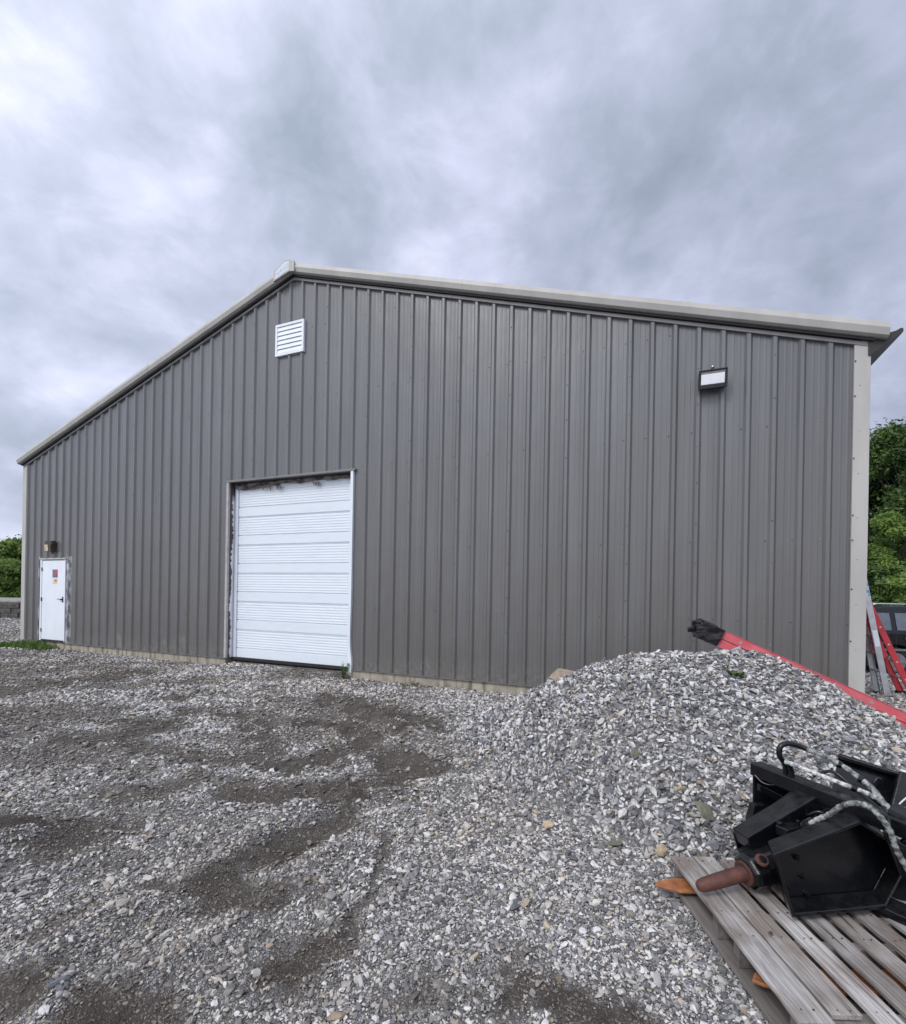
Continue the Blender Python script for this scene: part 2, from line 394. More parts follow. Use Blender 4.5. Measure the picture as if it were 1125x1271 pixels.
# corner posts
mb=MB(); mb.box((UR-.135,-.042,.0),(UR+.035,.0,EV+.045)); mb.box((UR+.0,.0,.0),(UR+.035,.14,EV+.02)); 
c=mb.build('corner_trim',trim,bl,bevel=.004)
mb=MB(); mb.box((UL-.035,-.042,.0),(UL+.135,.0,EV+.03)); mb.box((UL-.035,.0,.0),(UL,.14,EV)); mb.build('corner_trim',trim,bl,bevel=.004)
for g in (.35,.95,1.62,2.25,2.57,3.3,4.1,4.55):
    mb=MB(); mb.tube([(UR-.125,-.042,g),(UR-.125,-.052,g)],.009,8); mb.build('corner_screw',dark,bl)
# thin closure strip under rake, rake trim
def rake(prof,name,mat,ua,ub,gap=None,bevel=0,dz=0):
    mb=MB()
    for (a,b) in ((ua,UM),(UM,ub)):
        if abs(b-a)<.01: continue
        sg=1 if a<UM-.001 and b<=UM+.001 else -1
        A=[(a,y,RG-SL*abs(a-UM)+z) for y,z in prof]; B=[(b,y,RG-SL*abs(b-UM)+z) for y,z in prof]
        n=len(prof); mb.add(A+B,[tuple(range(n)),tuple(range(n,2*n))]+[(i,(i+1)%n,(i+1)%n+n,i+n) for i in range(n)])
    return mb.build(name,mat,bl,bevel=bevel)
rake([(-.050,-.035),(-.050,.015),(.0,.020),(.0,-.035)],'closure_strip',trimd,UL,UR)
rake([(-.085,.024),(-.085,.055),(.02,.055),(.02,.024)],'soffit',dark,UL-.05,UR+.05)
OH=.235
rk=rake([(-.150,.078),(-.175,.160),(-.155,.240),(-.02,.265),(.0,.255),(.0,.060),(-.11,.060)],'rake_trim',trim,UL-.10,UR+.18,bevel=.004)
# joints in the rake trim: overlapping sleeves
for u in (12.72,4.9,16.2):
    mb=MB()
    pr=[(-.153,.076),(-.179,.160),(-.159,.244),(-.0,.270),(-.0,.26),(-.15,.23)]
    a,b=u,u+.02; A=[(a,y,RG-SL*abs(a-UM)+z) for y,z in pr];B=[(b,y,RG-SL*abs(b-UM)+z) for y,z in pr]; n=len(pr)
    mb.add(A+B,[tuple(range(n)),tuple(range(n,2*n))]+[(i,(i+1)%n,(i+1)%n+n,i+n) for i in range(n)]); mb.build('trim_joint',trim,bl)
# ridge end cap with the maker's plate
mb=MB(); a,b=UM-.40,UM+.12
zt=lambda u:RG-SL*abs(u-UM)
mb.prism([(a,-.195,zt(a)+.062),(UM,-.195,zt(UM)+.050),(b,-.195,zt(b)+.062),(b,-.195,zt(b)+.27),(UM+.0,-.195,zt(UM)+.29),(UM-.12,-.195,zt(UM)+.288),(a,-.195,zt(a)+.265)],(0,.03,0))
cap=mb.build('ridge_cap',trim,bl,bevel=.004)
mb=MB(); mb.prism([(a+.05,-.1985,zt(a)+.09),(UM-.005,-.1985,zt(UM)+.085),(UM-.005,-.1985,zt(UM)+.255),(UM-.13,-.1985,zt(UM)+.25),(a+.05,-.1985,zt(a)+.235)],(0,.003,0))
pl=mb.build('name_plate',simple('pale_plate',(.62,.66,.70),(.55,.6,.66),rough=.4),cap)
blue=simple('faded_blue_print',(.22,.40,.60),(.30,.48,.66),rough=.5)
mb=MB()
def ring(cx,cz,r0,r1,n=16,sx=.8):
    vs=[];fs=[]
    for i in range(n):
        t=i/n*6.2832; vs+= [(cx+sx*r*math.cos(t),-.2002,cz+r*math.sin(t)) for r in (r0,r1)]
    for i in range(n): j=(i+1)%n; fs.append((2*i,2*i+1,2*j+1,2*j))
    mb.add(vs,fs)
def stroke(x0,z0,x1,z1,w=.012):
    d=Vector((x1-x0,0,z1-z0)).normalized(); p=Vector((-d.z,0,d.x))*w/2; A=Vector((x0,-.2002,z0));B=Vector((x1,-.2002,z1))
    mb.add([A-p,B-p,B+p,A+p],[(0,1,2,3)])
bz=lambda u:zt(u)+.155
ring(UM-.055,bz(UM-.055)+.02,.030,.044)
for u in (UM-.125,): ring(u,bz(u)+.01,.022,.034,sx=.7)
u=UM-.20; stroke(u-.02,bz(u)-.02,u,bz(u)+.045); stroke(u,bz(u)+.045,u+.02,bz(u)-.02)
u=UM-.265; stroke(u-.02,bz(u)+.03,u,bz(u)-.03); stroke(u,bz(u)-.03,u+.018,bz(u)+.04)
u=UM-.32; stroke(u-.012,bz(u)-.03,u-.012,bz(u)+.03); stroke(u-.012,bz(u)+.0,u+.012,bz(u)+.03)
mb.build('plate_marks',blue,pl)
# roof
mb=MB()
for sg in (-1,1):
    ue=UM+sg*(UR-UM+.17); vs=[]
    z0=top(ue)
    mb.prism([(UM,-.02,RG+.18),(ue,-.02,z0+.18),(ue,-.02,z0+.225),(UM,-.02,RG+.235)],(0,LEN+.1,0))
mb.build('roof',trimd,bl)
# eave gutters: bent dark trough along each eave
gut=simple('brown_gutter',(.022,.019,.018),(.013,.012,.011),rough=.5,scale=4)
for sg in (1,-1):
    U=UR if sg>0 else UL
    pr=[(.0,-.155),(.02,-.165),(.325,.055),(.345,.085),(.342,.125),(.315,.13),(.27,.105),(.0,.06)] if sg>0 else [(.0,-.10),(.10,-.05),(.18,.0),(.20,.06),(.17,.06),(.0,.0)]
    mb=MB(); mb.prism([(U+sg*(a+.004),-.06 if sg>0 else .05,EV+b) for a,b in pr],(0,LEN,0)); mb.build('gutter',gut,bl,bevel=.004)
# ---- overhead door
mb=MB(); bmat=simple('dark_jamb',(.075,.062,.062),(.05,.04,.04),rough=.7,scale=7)
def jamb_mat():
    m,n,b=nt('jamb_with_white_overspray')
    tc=N(n,'ShaderNodeTexCoord'); s=N(n,'ShaderNodeSeparateXYZ'); n.links.new(tc.outputs['Object'],s.inputs[0])
    def noi(sc,st,d=6):
        mp=N(n,'ShaderNodeMapping'); mp.inputs['Scale'].default_value=st; n.links.new(tc.outputs['Object'],mp.inputs[0])
        z=N(n,'ShaderNodeTexNoise'); z.inputs['Scale'].default_value=sc; z.inputs['Detail'].default_value=d; n.links.new(mp.outputs[0],z.inputs[0]); return z.outputs[0]
    # y runs from 0 (outside) to .14 (door)
    edge=math_(n,'ADD',math_(n,'MULTIPLY_ADD',noi(1.3,(0,0,1),2),.26,-.07),math_(n,'MULTIPLY_ADD',noi(14,(0,.5,1),3),.14,-.07))
    f=math_(n,'MULTIPLY',math_(n,'SUBTRACT',s.outputs[1],edge),70.,clamp=True)
    f2=math_(n,'MULTIPLY',math_(n,'SUBTRACT',3.55,s.outputs[2]),5.,clamp=True)
    c=mix(n,math_(n,'MULTIPLY',f,f2),(.075,.06,.065),(.80,.82,.85)); n.links.new(c,b.inputs['Base Color']); b.inputs['Roughness'].default_value=.6
    return m
gd=empty('garage_door',(0,0,0)); gd.parent=bl
DY=.15
mb=MB(); # panel face with horizontal ribs
zs=[];z=0.0;SEC=(GT-.20)/5.85
zp=[(0.01,0.)]
k=0;zc=.01
while zc<GT-.06:
    # each section: flat band then a ribbed band, deep grooves between
    f0=zc+SEC*.33; f1=zc+SEC
    zp+=[(zc+.004,0),(f0-.016,-.003),(f0-.010,.02),(f0+.006,.02),(f0+.014,0)]
    nr=7; st=(f1-f0-.03)/nr
    for i in range(nr):
        q=f0+.012+i*st; zp+=[(q+st*.25,0),(q+st*.35,.005),(q+st*.75,.005),(q+st*.85,0)]
    zp+=[(f1-.018,-.003),(f1-.012,.02),(f1+.0,.02),(f1+.004,0)]
    zc=f1
zp=[p for p in zp if p[0]<GT-.03]+[(GT-.03,0)]
for (za,ya),(zb,yb) in zip(zp,zp[1:]): mb.add([(G0+.03,DY+ya,za),(G1-.0,DY+ya,za),(G1-.0,DY+yb,zb),(G0+.03,DY+yb,zb)],[(0,1,2,3)])
mb.build('door_panel',whiteg,gd)
mb=MB(); mb.box((G0+.025,DY-.03,.01),(G0+.10,DY-.004,GT-.05)); mb.build('guide_strip',white,gd)
mb=MB(); mb.box((G0,DY-.05,-.045),(G1,DY+.02,.012)); mb.build('bottom_seal',rubber,gd)
# torn header insulation
mb=MB(); X=np.linspace(G0+.03,G1-.02,70); 
zl=[GT-.048-.035*fbm(x*3,1.,50)-.05*max(0,fbm(x*2.+4,3.,51)-.5)*3-.03*(x-G0<1.2) for x in X]
mb.prism([(x,DY-.05,z) for x,z in zip(X,zl)]+[(X[-1],DY-.05,GT-.012),(X[0],DY-.05,GT-.012)],(0,.03,0))
for cx_ in (8.30,8.62,9.55):
    for q in range(5):
        a=random.uniform(-.09,.09); L=random.uniform(.03,.09); x=cx_+a
        mb.tube([(x,DY-.06,GT-.11),(x+random.uniform(-.03,.03),DY-.07,GT-.13-L)],[.02,.006],6)
mb.build('torn_header_seal',simple('dirty_grey_seal',(.22,.20,.19),(.05,.035,.03),rough=.9,scale=6,stretch=(1,1,3),lo=.4,hi=.6),gd)
mb=MB(); mb.add([(G0,.0,0),(G0,DY+.01,0),(G0,DY+.01,GT),(G0,.0,GT)],[(0,1,2,3)]); mb.build('side_jamb',jamb_mat(),gd)
mb=MB(); mb.add([(G1,.0,0),(G1,DY+.01,0),(G1,DY+.01,GT),(G1,.0,GT)],[(0,1,2,3)]); mb.add([(G0,.0,GT),(G1,.0,GT),(G1,DY+.01,GT),(G0,DY+.01,GT)],[(0,1,2,3)],1); mb.build('side_jamb',[white,bmat],gd)
mb=MB(); mb.box((G0-.055,-.050,-.0),(G0+.003,.002,GT+.035)); mb.build('casing',simple('casing_grey_beige',(.42,.40,.39),(.33,.31,.31)),gd,bevel=.003)
mb=MB(); mb.box((G0-.06,-.060,GT+.002),(G1+.09,.001,GT+.045)); mb.build('head_casing',trimd,gd,bevel=.003)
# right casing bows out near the ground
zz=np.linspace(-.07,GT,30); off=[.035*math.exp(-((z-.10)/.22)**2)-.012*math.exp(-((z-.7)/.4)**2) for z in zz]
mb=MB(); vs=[];fs=[]
for z,o in zip(zz,off): vs+=[(G1-.012+min(o,.0)*.6-.02*(z<.5)*0,-.052,z),(G1+.045+o,-.052,z),(G1+.045+o,.004,z),(G1-.012+min(o,.0)*.6,.004,z)]
for i in range(29):
    for k in range(4): fs.append((4*i+k,4*i+(k+1)%4,4*i+4+(k+1)%4,4*i+4+k))
fs+=[(0,1,2,3),(116,117,118,119)]
mb.add(vs,fs); mb.build('casing',white,gd)
# ---- entry door
ed=empty('entry_door',(0,0,0)); ed.parent=bl
mb=MB(); mb.box((D0,-.022,.02),(D0+.075,.08,DT-.03)); mb.box((D1-.02,-.022,.02),(D1,.08,DT-.03)); mb.build('door_frame',white,ed,bevel=.003)
mb=MB(); mb.box((D0-.01,-.030,DT-.03),(D1+.012,.08,DT+.012)); mb.build('door_head',trim,ed,bevel=.003)
mb=MB(); mb.box((D0+.085,-.012,.055),(D1-.028,.04,DT-.055)); mb.build('door_leaf',white,ed,bevel=.003)
mb=MB(); mb.box((D0+.02,.045,.0),(D1-.01,.05,DT-.03)); mb.box((D0+.03,-.02,.005),(D1-.02,.02,.05)); mb.build('threshold',dark,ed)
for z in (.30,1.12,1.92):
    mb=MB(); mb.tube([(D0+.08,-.026,z-.05),(D0+.08,-.026,z+.05)],.010,8); mb.box((D0+.055,-.0245,z-.05),(D0+.105,-.0225,z+.05)); mb.build('hinge',screw,ed)
mb=MB(); mb.tube([(D1-.10,-.012,1.13),(D1-.10,-.06,1.13)],.022,12); mb.tube([(D1-.09,-.058,1.13),(D1-.26,-.058,1.14)],[.012,.009],8); mb.box((D1-.125,-.017,1.05),(D1-.075,-.011,1.20)); mb.build('lever_handle',black,ed,bevel=.002)
st1=MB(); st1.box((1.14,-.0145,1.70),(1.365,-.0125,1.915)); st1.box((1.26,-.0160,1.745),(1.365,-.0150,1.915),1)
for i in range(4): st1.box((1.145,-.0160,1.735+i*.045),(1.255,-.0150,1.75+i*.045),2)
st1.build('sticker',[simple('sticker_blue',(.10,.12,.20),(.09,.10,.17)),simple('sticker_red',(.52,.09,.08),(.40,.06,.07)),simple('sticker_grey',(.30,.28,.34),(.25,.24,.3))],ed)
st2=MB(); st2.box((1.14,-.0145,1.53),(1.35,-.0125,1.675)); st2.box((1.22,-.0160,1.58),(1.34,-.0150,1.66),1); st2.box((1.16,-.0160,1.545),(1.33,-.0150,1.562),2)
st2.build('sticker',[simple('sticker_cream',(.72,.66,.55),(.66,.6,.5)),simple('sticker_orange',(.66,.20,.10),(.6,.3,.2)),simple('sticker_yellow',(.62,.58,.2),(.6,.5,.2))],ed)
# ---- louvred vent
V0,V1,VA,VB=8.60,9.32,6.235,6.88
vt=empty('louvred_vent',(0,0,0)); vt.parent=bl
mb=MB(); fw=.05
mb.box((V0,-.058,VA),(V1,.0,VA+fw)); mb.box((V0,-.058,VB-fw),(V1,.0,VB)); mb.box((V0,-.058,VA+fw),(V0+fw,.0,VB-fw)); mb.box((V1-fw,-.058,VA+fw),(V1,.0,VB-fw)); mb.build('vent_frame',white,vt,bevel=.004)
for i in range(6):
    z0=VA+fw+i*(VB-VA-2*fw)/6; h=(VB-VA-2*fw)/6
    mb=MB(); mb.prism([(V0+fw,-.054,z0+.006),(V0+fw,-.048,z0-.002),(V0+fw,-.030,z0+h*.985),(V0+fw,-.036,z0+h*.985)],(V1-V0-2*fw,0,0)); mb.build('louvre',white,vt)
mb=MB(); mb.box((V0+.01,-.014,VA+.01),(V1-.01,-.006,VB-.01)); mb.build('vent_backing',dark,vt)
# ================================================================ fixtures on the wall
def BW(u,y,z): return bl_m@Vector((u,y,z))
bl_m=Matrix.Translation((BX,BY,ZB))@Matrix.Rotation(-YAW,4,'Z')
fl=empty('flood_light',BW(16.53,-.04,4.54),-YAW); tag(fl,'black rectangular flood light with a white lens mounted high on the grey wall','flood light')
Mx=Matrix.Translation((0,-.05,0))@Matrix.Rotation(R(12),4,'X')
mb=MB(); 
hw,hh=.178,.125
mb.prism([(-hw+.02,0,-hh),(hw-.02,0,-hh),(hw,0,-hh+.03),(hw,0,hh-.02),(hw-.02,0,hh),(-hw+.02,0,hh),(-hw,0,hh-.02),(-hw,0,-hh+.03)],(0,-.07,0)); mb.v=[tuple(Mx@Vector(v)) for v in mb.v]; mb.build('housing',black,fl,bevel=.006)
mb=MB()
for q in ((-hw,-hw+.02,-hh,hh),(hw-.02,hw,-hh,hh),(-hw+.02,hw-.02,hh-.018,hh),(-hw+.02,hw-.02,-hh,-hh+.045)): mb.box((q[0],-.10,q[2]),(q[1],-.0705,q[3]))
mb.v=[tuple(Mx@Vector(v)) for v in mb.v]; mb.build('bezel',black,fl,bevel=.004)
mb=MB(); mb.box((-hw+.03,-.085,-hh+.055),(hw-.03,-.0715,hh-.055)); mb.v=[tuple(Mx@Vector(v)) for v in mb.v]; mb.build('lens',glass_led,fl,bevel=.01)
mb=MB(); mb.box((-hw+.025,-.080,hh-.052),(hw-.025,-.0715,hh-.022)); mb.v=[tuple(Mx@Vector(v)) for v in mb.v]; mb.build('reflector',simple('grey_reflector',(.35,.34,.34)),fl)
mb=MB(); mb.box((-.04,-.05,-.05),(.04,.04,.05)); mb.build('mounting_bracket',black,fl)
mb=MB(); mb.tube([(0,-.07,hh),(0,-.07,hh+.035)],.02,10); mb.build('sensor_base',black,fl)
mb=MB(); mb.tube([(0,-.07,hh+.036),(0,-.07,hh+.055),(0,-.07,hh+.075)],[.022,.02,.006],10); mb.build('photo_sensor',chrome,fl,smooth=True)
wl=empty('wall_lantern',BW(1.10,-.03,2.36),-YAW); tag(wl,'small brown and yellowed glass wall lamp above the white entry door','wall lamp')
mb=MB(); mb.box((-.10,-.10,.20),(.20,.0,.30)); mb.box((.10,-.12,.02),(.19,.0,.20)); mb.box((.02,-.02,-.03),(.12,.01,.21)); mb.build('lamp_housing',simple('brown_metal',(.06,.045,.03),(.04,.03,.02)),wl,bevel=.006)
mb=MB(); mb.prism([(-.09,-.11,.03),(.095,-.13,.03),(.095,-.13,.198),(-.09,-.12,.198)],(0,.10,0)); mb.build('lamp_glass',simple('yellowed_glass',(.50,.45,.22),(.16,.13,.04),rough=.15,scale=10),wl,bevel=.006)
# ================================================================ GROUND
def axis(a,b,s,lo,hi):
    c=list(np.arange(a,b,s)); st=s;x=a
    L=[];
    while x>lo: st*=1.18; x-=st; L.append(x)
    st=s;x=c[-1];H=[]
    while x<hi: st*=1.18; x+=st; H.append(x)
    return np.array(L[::-1]+c+H)
gx=axis(-9.,6.,.055,-900,900); gy=axis(1.0,12.,.055,-300,1500)
XX,YY=np.meshgrid(gx,gy); ZZ=ground(XX,YY); MM=mud(XX,YY)
nx,ny=len(gx),len(gy)
me=bpy.data.meshes.new('ground'); vs=np.stack([XX.ravel(),YY.ravel(),ZZ.ravel()],1)
idx=np.arange(nx*ny).reshape(ny,nx); fs=np.stack([idx[:-1,:-1],idx[:-1,1:],idx[1:,1:],idx[1:,:-1]],-1).reshape(-1,4)
me.from_pydata(vs.tolist(),[],fs.tolist()); me.update(); me.polygons.foreach_set('use_smooth',[True]*len(me.polygons))
at_=me.attributes.new('mud','FLOAT','POINT'); at_.data.foreach_set('value',MM.ravel().astype(np.float32))
def groundmat(name,use_mud=True,vs_=75.):
    m,n,b=nt(name)
    tc=N(n,'ShaderNodeTexCoord')
    vo=N(n,'ShaderNodeTexVoronoi'); vo.inputs['Scale'].default_value=vs_; n.links.new(tc.outputs['Object'],vo.inputs[0])
    vd=N(n,'ShaderNodeTexVoronoi',feature='DISTANCE_TO_EDGE'); vd.inputs['Scale'].default_value=vs_; n.links.new(tc.outputs['Object'],vd.inputs[0])
    sp=N(n,'ShaderNodeSeparateColor'); n.links.new(vo.outputs['Color'],sp.inputs[0])
    st=ramp(n,sp.outputs[0],[(0,(.12,.12,.12)),(.35,(.24,.24,.235)),(.7,(.38,.375,.365)),(1,(.58,.58,.57))]).outputs[0]
    gap=ramp(n,vd.outputs['Distance'],[(.02,1.),(.12,0.)]).outputs[0]
    c=mix(n,gap,st,(.10,.095,.088))
    nz=N(n,'ShaderNodeTexNoise'); nz.inputs['Scale'].default_value=7; nz.inputs['Detail'].default_value=9; n.links.new(tc.outputs['Object'],nz.inputs[0])
    nb=N(n,'ShaderNodeTexNoise'); nb.inputs['Scale'].default_value=.8; nb.inputs['Detail'].default_value=5; n.links.new(tc.outputs['Object'],nb.inputs[0])
    dirt_or_bounce=ramp(n,nz.outputs[0],[(.3,(.026,.019,.014)),(.55,(.060,.046,.035)),(.75,(.12,.098,.078))]).outputs[0]
    dirt_or_bounce=mix(n,ramp(n,nb.outputs[0],[(.45,0.),(.7,.55)]).outputs[0],dirt_or_bounce,(.11,.105,.085))
    if use_mud:
        a=N(n,'ShaderNodeAttribute',attribute_name='mud')
        f=math_(n,'MULTIPLY_ADD',a.outputs['Fac'],1.5,math_(n,'MULTIPLY_ADD',nz.outputs[0],1.3,-.68),clamp=True)
    else: f=math_(n,'MULTIPLY_ADD',nz.outputs[0],.6,-.15,clamp=True)
    g1=N(n,'ShaderNodeTexVoronoi'); g1.inputs['Scale'].default_value=150.; n.links.new(tc.outputs['Object'],g1.inputs[0])
    gs=N(n,'ShaderNodeSeparateColor'); n.links.new(g1.outputs['Color'],gs.inputs[0])
    grit=ramp(n,gs.outputs[0],[(0,(.026,.021,.017)),(.5,(.064,.054,.045)),(.8,(.12,.105,.092)),(1,(.30,.28,.26))]).outputs[0]
    dirt_or_bounce=mix(n,ramp(n,nz.outputs[0],[(.40,.15),(.62,.8)]).outputs[0],dirt_or_bounce,grit)
    c=mix(n,f,c,dirt_or_bounce); n.links.new(c,b.inputs['Base Color']); b.inputs['Roughness'].default_value=.85
    hgt=math_(n,'MULTIPLY',math_(n,'MINIMUM',vd.outputs['Distance'],.25),math_(n,'SUBTRACT',1.,f))
    hh_=math_(n,'ADD',hgt,math_(n,'ADD',math_(n,'MULTIPLY',nz.outputs[0],.9),math_(n,'MULTIPLY',g1.outputs['Distance'],-.22)))
    bp=N(n,'ShaderNodeBump'); bp.inputs['Strength'].default_value=.9; bp.inputs['Distance'].default_value=.03
    n.links.new(hh_,bp.inputs['Height']); n.links.new(bp.outputs[0],b.inputs['Normal'])
    return m
me.materials.append(groundmat('gravel_and_mud'))
go=bpy.data.objects.new('ground',me); COL.objects.link(go); tag(go,'packed gravel yard with dark muddy tyre tracks in front of the building','ground',kind='structure')
# pile base
px_=np.arange(-1.6,6.2,.04); py_=np.arange(2.0,7.6,.04); PX,PY=np.meshgrid(px_,py_)
PH=pile(PX,PY); G_=ground(PX,PY)
def total(x,y): return ground(x,y)+pile(x,y)
wally=lambda x:13.1498-(x+11.6506)*math.tan(.3921)
me=bpy.data.meshes.new('gravel_pile')
PZ=np.where(PH>.022,G_+PH-.008,G_-.05)
PZ=np.where(PY>wally(PX)-.02,-.3,PZ)
idx=np.arange(PX.size).reshape(PX.shape); fs=np.stack([idx[:-1,:-1],idx[:-1,1:],idx[1:,1:],idx[1:,:-1]],-1).reshape(-1,4)
me.from_pydata(np.stack([PX.ravel(),PY.ravel(),PZ.ravel()],1).tolist(),[],fs.tolist()); me.update(); me.polygons.foreach_set('use_smooth',[True]*len(me.polygons))
me.materials.append(groundmat('pile_stone_bed',False,30.))
po=bpy.data.objects.new('gravel_pile',me); COL.objects.link(po); tag(po,'big heap of pale grey and bluish crushed stone in front of the wall','gravel pile',kind='stuff')
# ---------------------------------------------------------------- stones
srccol=bpy.data.collections.new('stone_shapes')
def stone_mesh(name,seed,mat,n=16,flat=.7,bevel=True):
    r=random.Random(seed); bm=bmesh.new()
    for i in range(n):
        v=Vector((r.gauss(0,1),r.gauss(0,1),r.gauss(0,1))).normalized()*.5*r.uniform(.8,1.05)
        bm.verts.new((v.x,v.y*r.uniform(.75,.9),v.z*flat))
    g=bmesh.ops.convex_hull(bm,input=bm.verts)
    bmesh.ops.delete(bm,geom=list({e for e in g['geom_unused']+g['geom_interior'] if isinstance(e,bmesh.types.BMVert)}),context='VERTS')
    bmesh.ops.dissolve_limit(bm,angle_limit=R(14),verts=bm.verts,edges=bm.edges)
    if bevel:
        bmesh.ops.bevel(bm,geom=list(bm.edges),offset=.035,segments=1,affect='EDGES',profile=.7)
    bmesh.ops.triangulate(bm,faces=bm.faces)
    me=bpy.data.meshes.new(name); bm.to_mesh(me); bm.free(); me.materials.append(mat); return me
def stonemat(name,inst=True,c1=None,c2=None):
    m,n,b=nt(name); tc=N(n,'ShaderNodeTexCoord')
    nz=N(n,'ShaderNodeTexNoise'); nz.inputs['Scale'].default_value=2.6; nz.inputs['Detail'].default_value=5; n.links.new(tc.outputs['Object'],nz.inputs[0])
    if inst:
        a=N(n,'ShaderNodeAttribute',attribute_name='tint',attribute_type='INSTANCER'); base=a.outputs['Color']
        c=mix(n,1.,base,ramp(n,nz.outputs[0],[(.3,(.66,.65,.64)),(.7,(1.1,1.1,1.1))]).outputs[0],'MULTIPLY')
    else:
        c=ramp(n,nz.outputs[0],[(.35,c2),(.65,c1)]).outputs[0]
        bp=N(n,'ShaderNodeBump'); bp.inputs['Strength'].default_value=.5; bp.inputs['Distance'].default_value=.01
        n2=N(n,'ShaderNodeTexNoise'); n2.inputs['Scale'].default_value=40; n.links.new(tc.outputs['Object'],n2.inputs[0]); n.links.new(n2.outputs[0],bp.inputs['Height']); n.links.new(bp.outputs[0],b.inputs['Normal'])
    n.links.new(c,b.inputs['Base Color']); b.inputs['Roughness'].default_value=.75; return m
smat=stonemat('crushed_stone')
for i in range(9):
    o=bpy.data.objects.new('stone_shape',stone_mesh('stone_shape',100+i,smat,n=[12,14,18][i%3],flat=[.55,.7,.42][i%3])); srccol.objects.link(o)
def scatter(name,P,rot,scl,tint,parent=None):
    me=bpy.data.meshes.new(name); me.vertices.add(len(P)); me.vertices.foreach_set('co',P.astype(np.float32).ravel())
    for nm,arr in (('rot',rot),('scl',scl)):
        a=me.attributes.new(nm,'FLOAT_VECTOR','POINT'); a.data.foreach_set('vector',arr.astype(np.float32).ravel())
    a=me.attributes.new('tint','FLOAT_COLOR','POINT'); a.data.foreach_set('color',np.concatenate([tint,np.ones((len(P),1))],1).astype(np.float32).ravel())
    a=me.attributes.new('pick','INT','POINT'); a.data.foreach_set('value',rng.integers(0,9,len(P)).astype(np.int32))
    me.update()
    o=bpy.data.objects.new(name,me); COL.objects.link(o)
    if parent: o.parent=parent
    g=bpy.data.node_groups.new('scatter_stones','GeometryNodeTree')
    g.interface.new_socket('Geometry',in_out='INPUT',socket_type='NodeSocketGeometry'); g.interface.new_socket('Geometry',in_out='OUTPUT',socket_type='NodeSocketGeometry')
    gi=g.nodes.new('NodeGroupInput');gout=g.nodes.new('NodeGroupOutput')
    ip=g.nodes.new('GeometryNodeInstanceOnPoints'); ci=g.nodes.new('GeometryNodeCollectionInfo'); ci.inputs['Collection'].default_value=srccol
    ci.inputs['Separate Children'].default_value=True; ci.inputs['Reset Children'].default_value=True
    mp=g.nodes.new('GeometryNodeMeshToPoints'); g.links.new(gi.outputs[0],mp.inputs['Mesh'])
    g.links.new(mp.outputs[0],ip.inputs['Points']); g.links.new(ci.outputs[0],ip.inputs['Instance']); ip.inputs['Pick Instance'].default_value=True
    def att(nm,ty):
        a=g.nodes.new('GeometryNodeInputNamedAttribute'); a.data_type=ty; a.inputs['Name'].default_value=nm; return a.outputs['Attribute']
    g.links.new(att('pick','INT'),ip.inputs['Instance Index'])
    er=g.nodes.new('FunctionNodeEulerToRotation'); g.links.new(att('rot','FLOAT_VECTOR'),er.inputs[0]); g.links.new(er.outputs[0],ip.inputs['Rotation'])
    g.links.new(att('scl','FLOAT_VECTOR'),ip.inputs['Scale'])
    g.links.new(ip.outputs[0],gout.inputs[0])
    md=o.modifiers.new('stones','NODES'); md.node_group=g
    return o
def tints(n,x,y,warm):
    pal=np.array([(.80,.80,.79),(.58,.58,.57),(.40,.40,.41),(.30,.305,.32),(.21,.22,.245),(.13,.14,.16),(.075,.08,.09),(.44,.39,.32),(.30,.25,.20)])
    p=np.array([.17,.17,.17,.15,.12,.10,.07,.035,.015]); p=p/p.sum()
    t=pal[rng.choice(len(pal),n,p=p)]*rng.uniform(.85,1.15,(n,1))
    w=np.clip(warm,0,1)[:,None]
    return t*(1-w*np.array([[.10,.2,.33]]))
def in_wall(x,y): return y>wally(x)-.04
# loose yard gravel
pts=[];siz=[]
y=1.25
while y<26:
    s=.0066+.0032*y if y<11 else .0418+.013*(y-11)
    for _ in range(max(1,int(round(.3/s)))):
        xm=1.04*y+.6
        xs=np.arange(-xm,xm,s); xs=xs+rng.uniform(-.5,.5,len(xs))*s*1.2; ys=y+rng.uniform(-.5,.5,len(xs))*s*1.3
        pts.append(np.stack([xs,ys],1)); siz.append(np.full(len(xs),s)); y+=s
P=np.concatenate(pts);S=np.concatenate(siz)
wl_=in_wall(P[:,0],P[:,1])&(P[:,0]>-11.8)
u_=(P[:,0]-BX)*math.cos(YAW)-(P[:,1]-BY)*math.sin(YAW)
inside=(u_>UL-.02)&(u_<UR+.02)&((P[:,0]-BX)*math.sin(YAW)+(P[:,1]-BY)*math.cos(YAW)>-.02)
keep=~inside; P=P[keep];S=S[keep]
M_=mud(P[:,0],P[:,1]); PHs=pile(P[:,0],P[:,1])
dens=fbm(P[:,0]*1.3,P[:,1]*1.3,61)
prob=np.clip(1.12-.98*M_,.16,1)*np.clip(.55+1.1*dens,.4,1)
keep=(rng.random(len(P))<prob)&(PHs<.06); P=P[keep];S=S[keep];M_=M_[keep]
nS=len(P)
size=S*1.40*np.exp(rng.normal(0,.42,nS)); size=np.clip(size,.006,.085)*(1-.35*M_)
big=rng.random(nS)<.014; size=np.where(big&(P[:,1]<9),np.clip(size*2.0,0,.075),size)
Z=ground(P[:,0],P[:,1])+size*rng.uniform(.0,.24,nS)
